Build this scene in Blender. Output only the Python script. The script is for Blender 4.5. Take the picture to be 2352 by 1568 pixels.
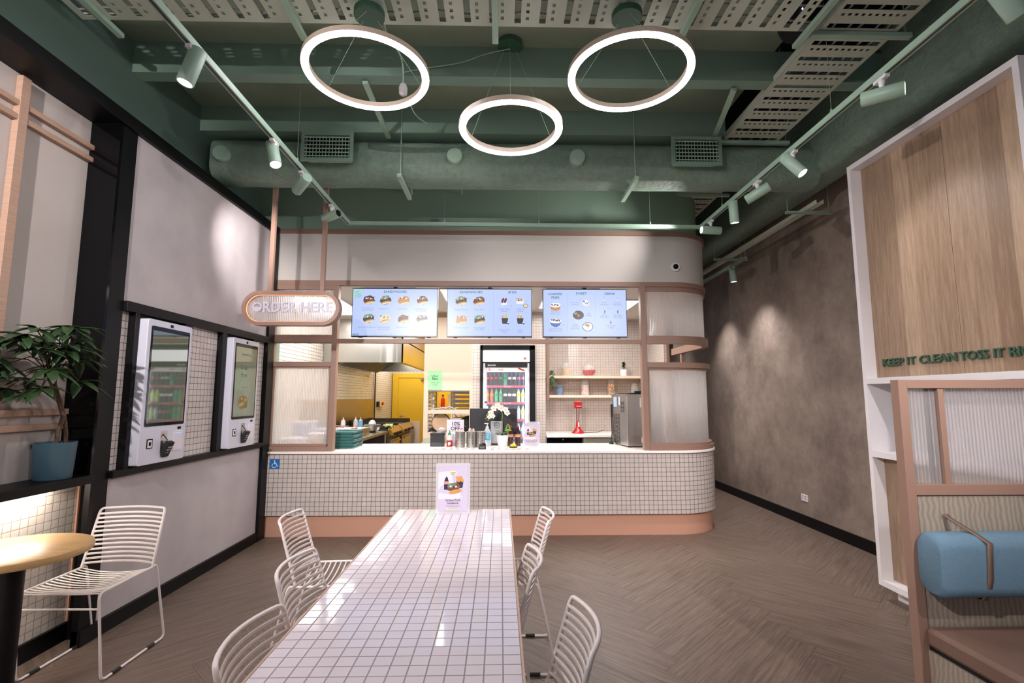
import bpy, math, random
from mathutils import Vector, Matrix
RN = random.Random(11)
PI = math.pi
scene = bpy.context.scene
COL = scene.collection
for o in list(bpy.data.objects):
    bpy.data.objects.remove(o)

# ------------------------------------------------------------------ camera, world, exposure
cd = bpy.data.cameras.new('camera'); cam = bpy.data.objects.new('camera', cd); COL.objects.link(cam)
cd.sensor_width = 36; cd.lens = 1140 / 2352 * 36; cd.clip_start = .02; cd.clip_end = 60
cam.location = (0, 0, 1.45)
cam.rotation_euler = (math.radians(90) + math.atan(127 / 1140), 0, -math.atan(26 / 1140))
scene.camera = cam
vs = scene.view_settings
vs.view_transform = 'Standard'; vs.look = 'None'; vs.gamma = 1; vs.use_curve_mapping = False
vs.exposure = 0.0
w = bpy.data.worlds.new('world'); scene.world = w; w.use_nodes = True
w.node_tree.nodes['Background'].inputs[0].default_value = (.86, .88, 1.0, 1)
w.node_tree.nodes['Background'].inputs[1].default_value = .27

# ------------------------------------------------------------------ materials
def lin(c):
    c = c / 255.0
    return c / 12.92 if c <= .04045 else ((c + .055) / 1.055) ** 2.4
def rgb(r, g, b): return (lin(r), lin(g), lin(b), 1)
MATS = {}
def new_mat(name):
    m = bpy.data.materials.new(name); m.use_nodes = True
    nt = m.node_tree; b = nt.nodes['Principled BSDF']
    MATS[name] = m
    return m, nt, b
def N(nt, t, **kw):
    n = nt.nodes.new(t)
    for k, v in kw.items(): setattr(n, k, v)
    return n
def L(nt, a, b): nt.links.new(a, b)
def mth(nt, op, a, b=None, c=None):
    n = N(nt, 'ShaderNodeMath', operation=op)
    for i, x in enumerate((a, b, c)):
        if x is None: continue
        if isinstance(x, (int, float)): n.inputs[i].default_value = x
        else: L(nt, x, n.inputs[i])
    return n.outputs[0]
def mixc(nt, fac, a, b):
    n = N(nt, 'ShaderNodeMix', data_type='RGBA')
    if isinstance(fac, (int, float)): n.inputs[0].default_value = fac
    else: L(nt, fac, n.inputs[0])
    for i, x in ((6, a), (7, b)):
        if isinstance(x, tuple): n.inputs[i].default_value = x
        else: L(nt, x, n.inputs[i])
    return n.outputs[2]
def noise(nt, scale, detail=3, vec=None, rough=.5):
    n = N(nt, 'ShaderNodeTexNoise'); n.inputs['Scale'].default_value = scale
    n.inputs['Detail'].default_value = detail; n.inputs['Roughness'].default_value = rough
    if vec is not None: L(nt, vec, n.inputs['Vector'])
    return n
def bump(nt, b, h, strength, dist=.01):
    n = N(nt, 'ShaderNodeBump'); n.inputs['Strength'].default_value = strength; n.inputs['Distance'].default_value = dist
    L(nt, h, n.inputs['Height']); L(nt, n.outputs[0], b.inputs['Normal'])
def plain(name, col, rough=.5, metal=0, var=.06, nscale=9, bmp=0, spec=.5, coat=0):
    """procedural paint / plastic / metal with a faint mottle"""
    if name in MATS: return MATS[name]
    m, nt, b = new_mat(name)
    tc = N(nt, 'ShaderNodeTexCoord')
    n = noise(nt, nscale, 4, tc.outputs['Object'])
    dark = tuple(c * (1 - var) for c in col[:3]) + (1,); lite = tuple(min(1, c * (1 + var)) for c in col[:3]) + (1,)
    L(nt, mixc(nt, n.outputs[0], dark, lite), b.inputs['Base Color'])
    b.inputs['Roughness'].default_value = rough; b.inputs['Metallic'].default_value = metal
    b.inputs['Specular IOR Level'].default_value = spec; b.inputs['Coat Weight'].default_value = coat
    if bmp:
        n2 = noise(nt, nscale * 6, 4, tc.outputs['Object']); bump(nt, b, n2.outputs[0], bmp)
    return m
def emit(name, col, strength):
    if name in MATS: return MATS[name]
    m, nt, b = new_mat(name)
    b.inputs['Base Color'].default_value = (0, 0, 0, 1); b.inputs['Roughness'].default_value = .3
    b.inputs['Emission Color'].default_value = col; b.inputs['Emission Strength'].default_value = strength
    return m
def glass(name, col=(1, 1, 1, 1), rough=.02, t=.85, ior=1.1):
    """clear thin wall: transparent with a glossy skin"""
    if name in MATS: return MATS[name]
    m, nt, b = new_mat(name)
    out = nt.nodes['Material Output']
    tr = N(nt, 'ShaderNodeBsdfTransparent'); tr.inputs[0].default_value = col
    b.inputs['Base Color'].default_value = col; b.inputs['Roughness'].default_value = rough
    mx = N(nt, 'ShaderNodeMixShader'); mx.inputs[0].default_value = t
    L(nt, b.outputs[0], mx.inputs[1]); L(nt, tr.outputs[0], mx.inputs[2]); L(nt, mx.outputs[0], out.inputs[0])
    return m
def tile(name, col, grout, pu, pv=None, gw=.003, rough=.12, tilt=.02, var=.04, bs=.6, off=(0, 0)):
    """square ceramic tiles laid in the surface's own metric UV"""
    pv = pv or pu
    m, nt, b = new_mat(name)
    uv = N(nt, 'ShaderNodeUVMap'); sx = N(nt, 'ShaderNodeSeparateXYZ'); L(nt, uv.outputs[0], sx.inputs[0])
    a = mth(nt, 'DIVIDE', mth(nt, 'ADD', sx.outputs[0], off[0]), pu); c = mth(nt, 'DIVIDE', mth(nt, 'ADD', sx.outputs[1], off[1]), pv)
    def edge(x, p):
        f = mth(nt, 'FRACT', x); d = mth(nt, 'MULTIPLY', mth(nt, 'MINIMUM', f, mth(nt, 'SUBTRACT', 1.0, f)), p)
        mr = N(nt, 'ShaderNodeMapRange', interpolation_type='SMOOTHSTEP'); L(nt, d, mr.inputs[0])
        mr.inputs[1].default_value = gw * .35; mr.inputs[2].default_value = gw * .75
        return mr.outputs[0]
    k = mth(nt, 'MULTIPLY', edge(a, pu), edge(c, pv))
    cb = N(nt, 'ShaderNodeCombineXYZ'); L(nt, mth(nt, 'FLOOR', a), cb.inputs[0]); L(nt, mth(nt, 'FLOOR', c), cb.inputs[1])
    wn = N(nt, 'ShaderNodeTexWhiteNoise', noise_dimensions='2D'); L(nt, cb.outputs[0], wn.inputs[0])
    dk = tuple(x * (1 - 2 * var) for x in col[:3]) + (1,)
    tc = mixc(nt, wn.outputs[0], dk, col)
    L(nt, mixc(nt, k, grout, tc), b.inputs['Base Color'])
    mr = N(nt, 'ShaderNodeMapRange'); L(nt, k, mr.inputs[0]); mr.inputs[3].default_value = .8; mr.inputs[4].default_value = rough
    L(nt, mr.outputs[0], b.inputs['Roughness'])
    # each tile sits a hair out of level
    bp = N(nt, 'ShaderNodeBump'); bp.inputs['Strength'].default_value = bs; bp.inputs['Distance'].default_value = .002; L(nt, k, bp.inputs['Height'])
    v1 = N(nt, 'ShaderNodeVectorMath', operation='SUBTRACT'); L(nt, wn.outputs[1], v1.inputs[0]); v1.inputs[1].default_value = (.5, .5, .5)
    v2 = N(nt, 'ShaderNodeVectorMath', operation='SCALE'); L(nt, v1.outputs[0], v2.inputs[0]); v2.inputs['Scale'].default_value = tilt
    v3 = N(nt, 'ShaderNodeVectorMath', operation='ADD'); L(nt, bp.outputs[0], v3.inputs[0]); L(nt, v2.outputs[0], v3.inputs[1])
    v4 = N(nt, 'ShaderNodeVectorMath', operation='NORMALIZE'); L(nt, v3.outputs[0], v4.inputs[0]); L(nt, v4.outputs[0], b.inputs['Normal'])
    return m
def wood(name, c1, c2, scale=1.0, rough=.5, axis='u', stretch=14, wave=0, bmp=.08, plank=0, offs=None):
    m, nt, b = new_mat(name)
    uv = N(nt, 'ShaderNodeUVMap'); mp = N(nt, 'ShaderNodeMapping'); L(nt, uv.outputs[0], mp.inputs[0])
    s = (1, stretch, 1) if axis == 'u' else (stretch, 1, 1)
    mp.inputs['Scale'].default_value = tuple(x * scale for x in s)
    n = noise(nt, 3.0, 8, mp.outputs[0], .62)
    n2 = noise(nt, 14.0, 3, mp.outputs[0], .6)
    f = mth(nt, 'ADD', mth(nt, 'MULTIPLY', n.outputs[0], .7), mth(nt, 'MULTIPLY', n2.outputs[0], .3))
    if wave:
        wv = N(nt, 'ShaderNodeTexWave', wave_type='BANDS', bands_direction='X' if axis == 'v' else 'Y')
        wv.inputs['Scale'].default_value = wave; wv.inputs['Distortion'].default_value = 5; wv.inputs['Detail'].default_value = 2
        L(nt, uv.outputs[0], wv.inputs[0]); f = mth(nt, 'ADD', mth(nt, 'MULTIPLY', f, .6), mth(nt, 'MULTIPLY', wv.outputs[1], .35))
    if plank:
        # wide, slow change from board to board
        sx = N(nt, 'ShaderNodeSeparateXYZ'); L(nt, uv.outputs[0], sx.inputs[0])
        fl = mth(nt, 'FLOOR', mth(nt, 'DIVIDE', sx.outputs[0 if axis == 'v' else 1], plank))
        wn = N(nt, 'ShaderNodeTexWhiteNoise', noise_dimensions='1D'); L(nt, fl, wn.inputs[1])
        f = mth(nt, 'ADD', f, mth(nt, 'MULTIPLY', mth(nt, 'SUBTRACT', wn.outputs[0], .5), .35))
    mr = N(nt, 'ShaderNodeMapRange'); L(nt, f, mr.inputs[0]); mr.inputs[1].default_value = .3; mr.inputs[2].default_value = .7
    L(nt, mixc(nt, mr.outputs[0], c1, c2), b.inputs['Base Color'])
    b.inputs['Roughness'].default_value = rough
    bump(nt, b, f, bmp, .004)
    return m
def plaster(name, c1, c2, scale=1.2, rough=.75, lo=.35, hi=.65, bmp=.12, fine=0, dist=.01):
    m, nt, b = new_mat(name)
    tc = N(nt, 'ShaderNodeTexCoord')
    n = noise(nt, scale, 9, tc.outputs['Object'], .62)
    f = n.outputs[0]
    if fine:
        n2 = noise(nt, scale * 7, 6, tc.outputs['Object'], .7)
        f = mth(nt, 'ADD', mth(nt, 'MULTIPLY', f, 1 - fine), mth(nt, 'MULTIPLY', n2.outputs[0], fine))
    mr = N(nt, 'ShaderNodeMapRange'); L(nt, f, mr.inputs[0]); mr.inputs[1].default_value = lo; mr.inputs[2].default_value = hi
    L(nt, mixc(nt, mr.outputs[0], c1, c2), b.inputs['Base Color'])
    b.inputs['Roughness'].default_value = rough
    bump(nt, b, f, bmp, dist)
    return m

M = {}
M['green'] = plain('green_ceiling_paint', rgb(120, 146, 130), .6, var=.05, nscale=3, bmp=.05)
M['green_left'] = plain('shaded_green_wall_paint', rgb(78, 100, 90), .7, var=.05, nscale=2)  # same green paint, darkened to carry the dim light on the left wall
M['green_wall'] = plain('lit_green_wall_paint', rgb(142, 170, 150), .6, var=.05, nscale=2)  # same green paint, lightened to carry the spotlight glow on the bulkhead
M['green_duct'] = plaster('green_wrapped_duct', rgb(112, 134, 118), rgb(142, 164, 146), 3, .42, bmp=1, fine=.5, dist=.035)
M['green_slab'] = plaster('green_ceiling_slab', rgb(128, 142, 122), rgb(142, 156, 136), 1.5, .8, bmp=.1)
M['dark_green'] = plain('dark_green_metal', rgb(52, 92, 68), .45)
M['pale_green'] = plain('pale_green_metal', rgb(160, 188, 168), .4, var=.03)
M['tray_green'] = plain('cable_tray_green', rgb(190, 198, 180), .5, var=.05)
M['black'] = plain('black_steel', rgb(7, 7, 9), .45, var=.15, spec=.25)
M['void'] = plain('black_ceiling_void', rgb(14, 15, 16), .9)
M['gloss_black'] = plain('gloss_black_panel', rgb(8, 9, 11), .08, var=.1, spec=.22)
M['grey_plaster'] = plaster('grey_plaster_panel', rgb(176, 168, 170), rgb(196, 188, 188), 1.4, .7)
M['alcove'] = plaster('alcove_wall_paint', rgb(182, 172, 166), rgb(194, 184, 178), .8, .75, bmp=.04)
M['concrete'] = plaster('brown_concrete_wall', rgb(114, 101, 93), rgb(170, 154, 142), 1.3, .62, .36, .66, .25, fine=.3)
M['fascia'] = plain('fascia_paint', rgb(204, 198, 192), .6, var=.02, nscale=2)
M['pink'] = plain('dusty_pink_paint', rgb(150, 119, 104), .45, var=.03, nscale=6)
M['peach'] = plain('peach_kick_paint', rgb(198, 150, 126), .5, var=.04, nscale=4)
M['beige'] = plain('cream_partition_paint', rgb(206, 186, 166), .55, var=.02)
M['white'] = plain('white_lacquer', rgb(232, 228, 230), .35, var=.02)
M['chair'] = plain('white_powder_coat', rgb(236, 226, 224), .35, var=.01)
M['stone'] = plain('white_stone_top', rgb(250, 243, 238), .25, var=.02)
M['steel'] = plain('brushed_steel', rgb(190, 188, 184), .3, 1, var=.08, nscale=5, bmp=.03)
M['steel_dark'] = plain('dark_steel', rgb(96, 94, 92), .4, .9, var=.2)
M['rubber'] = plain('black_rubber', rgb(20, 20, 20), .6)
M['yellow'] = plain('yellow_paint', rgb(240, 196, 44), .45, var=.03, nscale=2)
M['teal'] = plain('teal_plastic', rgb(60, 110, 108), .35)
M['pot_blue'] = plain('blue_grey_ceramic', rgb(66, 96, 112), .4, var=.05)
M['soil'] = plain('dark_soil', rgb(60, 46, 36), .9, var=.4, nscale=60, bmp=.5)
M['bark'] = plain('brown_bark', rgb(98, 76, 60), .8, var=.3, nscale=40, bmp=.5)
M['leaf'] = plain('dark_green_leaf', rgb(50, 74, 42), .42, var=.35, nscale=7, bmp=.1)
M['leaf2'] = plain('grey_green_leaf', rgb(96, 118, 82), .5, var=.25, nscale=20)
M['batten'] = wood('pale_pine_batten', rgb(170, 136, 116), rgb(196, 162, 140), 2, axis='u')
M['oak'] = wood('light_oak_panel', rgb(138, 112, 90), rgb(186, 160, 134), 1.0, .5, 'v', 16, plank=.13, bmp=.05)
M['pale_ply'] = wood('pale_grained_ply', rgb(142, 130, 117), rgb(168, 156, 142), 1.0, .5, 'v', 9, wave=14, bmp=.05)
M['table_wood'] = wood('honey_wood_top', rgb(186, 146, 96), rgb(222, 184, 132), 1.5, .35, 'u', 8, bmp=.03)
M['floor'] = wood('grey_brown_oak_planks', rgb(74, 62, 54), rgb(138, 119, 106), .85, .42, 'u', 22, bmp=.06)
M['gap'] = plain('plank_joint', rgb(92, 78, 69), .8)
M['tile_counter'] = tile('counter_mosaic', rgb(204, 194, 188), rgb(112, 100, 94), .0487, gw=.0042, rough=.16, tilt=.02, off=(0, -.021))
M['tile_table'] = tile('table_mosaic', rgb(231, 222, 230), rgb(154, 144, 158), .0491, gw=.0032, rough=.07, tilt=.012, var=.015, off=(.0, 0))
M['tile_kiosk'] = tile('kiosk_mosaic', rgb(222, 212, 208), rgb(96, 88, 90), .0487, gw=.0034, rough=.15)
M['tile_niche'] = tile('niche_mosaic', rgb(226, 218, 208), rgb(166, 144, 126), .0487, gw=.0036, rough=.15, tilt=.03)
M['tile_kitchen'] = tile('kitchen_tile', rgb(236, 228, 216), rgb(110, 98, 86), .1, .052, gw=.0045, rough=.2)
M['tile_shelf'] = tile('shelf_wall_mosaic', rgb(204, 192, 183), rgb(128, 116, 110), .0437, gw=.0027, rough=.2, tilt=.015)
M['ring'] = emit('ring_diffuser_glow', (1, .95, .98, 1), 32)
M['ring_body'] = plain('rose_gold_ring', rgb(214, 194, 176), .4, 0)
M['lens'] = emit('spot_lens_glow', (1, .95, .9, 1), 12)
M['lens_off'] = plain('unlit_spot_lens', rgb(22, 24, 24), .15)
M['panel_glow'] = emit('ceiling_panel_glow', (1, .95, .91, 1), 12)
M['led'] = emit('warm_led_strip', (1, .88, .78, 1), 150)
M['fridge_glow'] = emit('fridge_tube_glow', (.88, .95, 1, 1), 12)
M['header_glow'] = emit('fridge_header_glow', (1, .98, .98, 1), 3)
M['screen'] = emit('menu_screen_blue', rgb(186, 204, 250), 1.0)
M['neon_orange'] = emit('orange_neon_edge', (1, .36, .18, 1), 1.9)
M['red_neon'] = emit('red_neon_tube', (1, .03, .08, 1), 4)
M['blue_cloth'] = plain('blue_grey_upholstery', rgb(98, 128, 148), .85, var=.12, nscale=60, bmp=.3)
M['brown_leather'] = plain('brown_seat_leather', rgb(120, 94, 82), .6, var=.12, nscale=8, bmp=.15)
M['strap'] = plain('tan_leather_strap', rgb(112, 88, 76), .6)
M['glass'] = glass('clear_glass', (.96, .97, .97, 1), .03, .80)
M['door_glass'] = glass('fridge_door_glass', (.95, .97, 1, 1), .02, .94)
M['smoke'] = glass('smoked_plastic', (.10, .10, .11, 1), .1, .5)
M['acrylic'] = glass('clear_acrylic', (.98, .97, 1, 1), .05, .7)
# fluted polycarbonate: ribs come from the geometry's own UV
def fluted(name, t=.5, col=(.98, .96, .96, 1)):
    m, nt, b = new_mat(name)
    uv = N(nt, 'ShaderNodeUVMap'); sx = N(nt, 'ShaderNodeSeparateXYZ'); L(nt, uv.outputs[0], sx.inputs[0])
    s = mth(nt, 'SINE', mth(nt, 'MULTIPLY', sx.outputs[0], 2 * PI / .0165))
    out = nt.nodes['Material Output']
    rf = N(nt, 'ShaderNodeBsdfRefraction'); rf.inputs['IOR'].default_value = 1.16; rf.inputs['Roughness'].default_value = .10; rf.inputs[0].default_value = col
    bp = N(nt, 'ShaderNodeBump'); bp.inputs['Strength'].default_value = .55; bp.inputs['Distance'].default_value = .004; L(nt, s, bp.inputs['Height'])
    L(nt, bp.outputs[0], rf.inputs['Normal'])
    tr = N(nt, 'ShaderNodeBsdfTransparent'); tr.inputs[0].default_value = col
    b.inputs['Base Color'].default_value = (.86, .84, .85, 1); b.inputs['Roughness'].default_value = .18
    L(nt, bp.outputs[0], b.inputs['Normal'])
    tl = N(nt, 'ShaderNodeBsdfTranslucent'); tl.inputs[0].default_value = (.9, .88, .87, 1)
    m0 = N(nt, 'ShaderNodeMixShader'); m0.inputs[0].default_value = .5; L(nt, b.outputs[0], m0.inputs[1]); L(nt, tl.outputs[0], m0.inputs[2])
    m1 = N(nt, 'ShaderNodeMixShader'); m1.inputs[0].default_value = .45; L(nt, tr.outputs[0], m1.inputs[1]); L(nt, rf.outputs[0], m1.inputs[2])
    m2 = N(nt, 'ShaderNodeMixShader'); m2.inputs[0].default_value = 1 - t; L(nt, m1.outputs[0], m2.inputs[1]); L(nt, m0.outputs[0], m2.inputs[2])
    L(nt, m2.outputs[0], out.inputs[0])
    return m
M['fluted'] = fluted('fluted_polycarbonate', .70)
M['fluted_dim'] = fluted('fluted_divider_pane', .72)

# ------------------------------------------------------------------ mesh builder
_txt = {}
def text_geo(s, bold=0.0):
    k = (s, bold)
    if k in _txt: return _txt[k]
    cu = bpy.data.curves.new('t', 'FONT'); cu.body = s; cu.size = 1; cu.align_x = 'CENTER'; cu.offset = bold; cu.resolution_u = 2
    ob = bpy.data.objects.new('t', cu); COL.objects.link(ob)
    bpy.context.view_layer.update()
    ev = ob.evaluated_get(bpy.context.evaluated_depsgraph_get())
    me = ev.to_mesh()
    v = [(p.co.x, p.co.y) for p in me.vertices]; f = [tuple(p.vertices) for p in me.polygons]
    ev.to_mesh_clear(); bpy.data.objects.remove(ob); bpy.data.curves.remove(cu)
    _txt[k] = (v, f); return _txt[k]
class MB:
    def __init__(s): s.v = []; s.f = []; s.m = []; s.uv = []
    def face(s, idx, m=0, uv=None): s.f.append(tuple(idx)); s.m.append(m); s.uv.append(uv)
    def poly(s, pts, m=0, uv=None):
        b = len(s.v); s.v += [tuple(p) for p in pts]; s.face(range(b, b + len(pts)), m, uv)
    def box(s, x0, x1, y0, y1, z0, z1, m=0):
        x0, x1 = sorted((x0, x1)); y0, y1 = sorted((y0, y1)); z0, z1 = sorted((z0, z1))
        b = len(s.v)
        s.v += [(x0, y0, z0), (x1, y0, z0), (x1, y1, z0), (x0, y1, z0), (x0, y0, z1), (x1, y0, z1), (x1, y1, z1), (x0, y1, z1)]
        for q in ((0, 3, 2, 1), (4, 5, 6, 7), (0, 1, 5, 4), (1, 2, 6, 5), (2, 3, 7, 6), (3, 0, 4, 7)): s.face([b + i for i in q], m)
    def obox(s, c, ax, ay, az, m=0):
        """oriented box: centre and three half-axis vectors"""
        c = Vector(c); ax = Vector(ax); ay = Vector(ay); az = Vector(az); b = len(s.v)
        for k in (-1, 1):
            for i, j in ((-1, -1), (1, -1), (1, 1), (-1, 1)): s.v.append(tuple(c + ax * i + ay * j + az * k))
        for q in ((0, 3, 2, 1), (4, 5, 6, 7), (0, 1, 5, 4), (1, 2, 6, 5), (2, 3, 7, 6), (3, 0, 4, 7)): s.face([b + i for i in q], m)
    def tube(s, pts, r, n=8, closed=False, m=0, flat=1.0):
        P = [Vector(p) for p in pts]; k = len(P); rings = []
        up = None
        for i in range(k):
            if closed: t = (P[(i + 1) % k] - P[i - 1])
            else: t = P[min(i + 1, k - 1)] - P[max(i - 1, 0)]
            t.normalize()
            if up is None:
                up = Vector((0, 0, 1)) if abs(t.z) < .9 else Vector((0, 1, 0))
            a = t.cross(up)
            if a.length < 1e-4: up = Vector((1, 0, 0)); a = t.cross(up)
            a.normalize(); bb = a.cross(t).normalized(); up = bb
            rr = r[i] if isinstance(r, (list, tuple)) else r
            b0 = len(s.v)
            for j in range(n):
                an = 2 * PI * j / n
                s.v.append(tuple(P[i] + a * math.cos(an) * rr + bb * math.sin(an) * rr * flat))
            rings.append(b0)
        for i in range(k if closed else k - 1):
            A = rings[i]; B = rings[(i + 1) % k]
            for j in range(n): s.face((A + j, B + j, B + (j + 1) % n, A + (j + 1) % n), m)
        if not closed:
            s.face([rings[0] + j for j in range(n)], m); s.face([rings[-1] + n - 1 - j for j in range(n)], m)
    def lathe(s, c, prof, n=24, m=0, ax='z', sx=1, sy=1, ms=None):
        """prof = (radius, height) pairs, closed at both ends"""
        def T(x, y, z):
            if ax == 'z': return (c[0] + x * sx, c[1] + y * sy, c[2] + z)
            if ax == 'y': return (c[0] + x, c[1] + z, c[2] - y)
            return (c[0] + z, c[1] + x, c[2] + y)
        b = len(s.v)
        for r, z in prof:
            for j in range(n):
                an = 2 * PI * j / n; s.v.append(T(r * math.cos(an), r * math.sin(an), z))
        for i in range(len(prof) - 1):
            mm = ms[i] if ms else m
            for j in range(n): s.face((b + i * n + j, b + i * n + (j + 1) % n, b + (i + 1) * n + (j + 1) % n, b + (i + 1) * n + j), mm)
        if prof[0][0] > 1e-4: s.face([b + n - 1 - j for j in range(n)], ms[0] if ms else m)
        if prof[-1][0] > 1e-4: s.face([b + (len(prof) - 1) * n + j for j in range(n)], ms[-1] if ms else m)
    def sphere(s, c, rx, ry=None, rz=None, n=12, m=0):
        ry = ry or rx; rz = rz or rx; b = len(s.v); h = max(4, n // 2)
        for i in range(h + 1):
            t = PI * i / h
            for j in range(n):
                a = 2 * PI * j / n; s.v.append((c[0] + rx * math.sin(t) * math.cos(a), c[1] + ry * math.sin(t) * math.sin(a), c[2] + rz * math.cos(t)))
        for i in range(h):
            for j in range(n): s.face((b + i * n + j, b + (i + 1) * n + j, b + (i + 1) * n + (j + 1) % n, b + i * n + (j + 1) % n), m)
    def prism(s, pts, o, ux, uy, d, m=0, m2=None):
        """2-D outline pts in the plane (o, ux, uy), thickened by vector d"""
        o = Vector(o); ux = Vector(ux); uy = Vector(uy); d = Vector(d); k = len(pts); b = len(s.v)
        A = [o + ux * p[0] + uy * p[1] for p in pts]
        s.v += [tuple(p) for p in A] + [tuple(p + d) for p in A]
        s.face([b + i for i in range(k)][::-1], m); s.face([b + k + i for i in range(k)], m if m2 is None else m2)
        for i in range(k): j = (i + 1) % k; s.face((b + i, b + j, b + k + j, b + k + i), m)
    def text(s, t, o, ux, uy, size, m=0, bold=0.0, sx=1.0, depth=None, align='c'):
        v, f = text_geo(t, bold); o = Vector(o); ux = Vector(ux); uy = Vector(uy)
        if not v: return
        sh = 0
        if align == 'l': sh = -min(p[0] for p in v)
        if align == 'r': sh = -max(p[0] for p in v)
        def put(off):
            b = len(s.v)
            s.v += [tuple(o + ux * ((p[0] + sh) * size * sx) + uy * (p[1] * size) + off) for p in v]
            for q in f: s.face([b + i for i in q], m)
            return b
        b1 = put(Vector((0, 0, 0)))
        if depth is not None:
            d = Vector(depth); b2 = put(d); ed = {}
            for q in f:
                for i in range(len(q)):
                    e = (q[i], q[(i + 1) % len(q)]); ek = tuple(sorted(e)); ed[ek] = ed.get(ek, 0) + 1
            for (a, c), n in ed.items():
                if n == 1: s.face((b1 + a, b1 + c, b2 + c, b2 + a), m)
    def build(s, name, mats, parent=None, smooth=None, bevel=0, world=True, **props):
        me = bpy.data.meshes.new(name)
        off = Vector((0, 0, 0))
        if parent is not None and world:
            p = parent
            while p is not None: off += p.location; p = p.parent
        me.from_pydata([tuple(Vector(v) - off) for v in s.v], [], s.f)
        if not isinstance(mats, (list, tuple)): mats = [mats]
        for x in mats: me.materials.append(M[x] if isinstance(x, str) else x)
        me.polygons.foreach_set('material_index', s.m)
        ul = me.uv_layers.new(name='UVMap'); data = [0.0] * (2 * len(me.loops)); V = s.v
        for p, uv in zip(me.polygons, s.uv):
            nx, ny, nz = (abs(c) for c in p.normal)
            for k, li in enumerate(p.loop_indices):
                if uv: a, c = uv[k]
                else:
                    q = V[me.loops[li].vertex_index]
                    if nz >= nx and nz >= ny: a, c = q[0], q[1]
                    elif ny >= nx: a, c = q[0], q[2]
                    else: a, c = q[1], q[2]
                data[2 * li] = a; data[2 * li + 1] = c
        ul.data.foreach_set('uv', data)
        if smooth is not None:
            me.polygons.foreach_set('use_smooth', [True] * len(me.polygons)); me.set_sharp_from_angle(angle=math.radians(smooth))
        me.update()
        o = bpy.data.objects.new(name, me); COL.objects.link(o)
        if parent is not None: o.parent = parent
        if bevel:
            bm = o.modifiers.new('bevel', 'BEVEL'); bm.width = bevel; bm.segments = 2; bm.limit_method = 'ANGLE'; bm.angle_limit = math.radians(50)
        for k, v in props.items(): o[k] = v
        return o
def thing(name, label, cat, loc=(0, 0, 0), rz=0, group=None):
    o = bpy.data.objects.new(name, None); COL.objects.link(o); o.empty_display_size = .05
    o.location = loc; o.rotation_euler = (0, 0, rz); o['label'] = label; o['category'] = cat
    if group: o['group'] = group
    return o
def tag(o, label, cat, group=None):
    o['label'] = label; o['category'] = cat
    if group: o['group'] = group
    return o
def struct(name, mb, mats, parent=None, **kw):
    o = mb.build(name, mats, parent, **kw)
    if parent is None: o['kind'] = 'structure'
    return o
def kids(o): return [c for c in COL.objects if c.parent == o]
def dup(root, loc, rz=None, label=None, group=None, parent=None, _ch=None):
    r = root.copy(); COL.objects.link(r)
    if loc is not None: r.location = loc
    if rz is not None: r.rotation_euler = (0, 0, rz)
    if label: r['label'] = label
    if group: r['group'] = group
    if parent: r.parent = parent
    for ch in list(root.children):
        c = ch.copy(); COL.objects.link(c); c.parent = r
        for g in list(ch.children):
            d = g.copy(); COL.objects.link(d); d.parent = c
    return r
def circ(r, n=24, cx=0, cy=0, ry=None): return [(cx + r * math.cos(2 * PI * i / n), cy + (ry or r) * math.sin(2 * PI * i / n)) for i in range(n)]
def rrect(x0, x1, y0, y1, r, n=5):
    out = []
    for cx, cy, a in ((x1 - r, y0 + r, -PI / 2), (x1 - r, y1 - r, 0), (x0 + r, y1 - r, PI / 2), (x0 + r, y0 + r, PI)):
        for i in range(n + 1): t = a + PI / 2 * i / n; out.append((cx + r * math.cos(t), cy + r * math.sin(t)))
    return out
def blob(cx, cy, rx, ry, n=14, jit=.15, ang=0, rnd=RN):
    out = []
    for i in range(n):
        a = 2 * PI * i / n; k = 1 + (rnd.random() - .5) * 2 * jit; x = rx * k * math.cos(a); y = ry * k * math.sin(a)
        out.append((cx + x * math.cos(ang) - y * math.sin(ang), cy + x * math.sin(ang) + y * math.cos(ang)))
    return out
XU, YU, ZU = Vector((1, 0, 0)), Vector((0, 1, 0)), Vector((0, 0, 1))

# ------------------------------------------------------------------ the counter's rounded outline
XC, XS, YF, RR = 1.902, 2.452, 5.40, .55
def outline(o, x0=-2.47, yend=7.2, n=14):
    """front line, quarter circle, side line, grown outwards by o; yields (x, y, arc length)"""
    pts = [(x0, YF - o, 0.0), (XC, YF - o, XC - x0)]
    for i in range(1, n + 1):
        a = -PI / 2 + PI / 2 * i / n
        pts.append((XC + (RR + o) * math.cos(a), YF + RR + (RR + o) * math.sin(a), XC - x0 + RR * PI / 2 * i / n))
    pts.append((XS + o, yend, XC - x0 + RR * PI / 2 + yend - YF - RR))
    return pts
def band(mb, o0, o1, z0, z1, m=0, **kw):
    A = outline(o0, **kw); B = outline(o1, **kw); b = len(mb.v); n = len(A)
    for p, q in zip(A, B): mb.v += [(p[0], p[1], z0), (p[0], p[1], z1), (q[0], q[1], z1), (q[0], q[1], z0)]
    for i in range(n - 1):
        a = b + 4 * i; c = a + 4; s0, s1 = A[i][2], A[i + 1][2]
        mb.face((a, c, c + 1, a + 1), m, [(s0, z0), (s1, z0), (s1, z1), (s0, z1)])
        mb.face((a + 1, c + 1, c + 2, a + 2), m, [(s0, 0), (s1, 0), (s1, .1), (s0, .1)])
        mb.face((a + 2, c + 2, c + 3, a + 3), m, [(s0, z1), (s1, z1), (s1, z0), (s0, z0)])
        mb.face((a + 3, c + 3, c, a), m, [(s0, 0), (s1, 0), (s1, .1), (s0, .1)])
    mb.face((b, b + 1, b + 2, b + 3), m); e = b + 4 * (n - 1); mb.face((e + 3, e + 2, e + 1, e), m)
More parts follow.
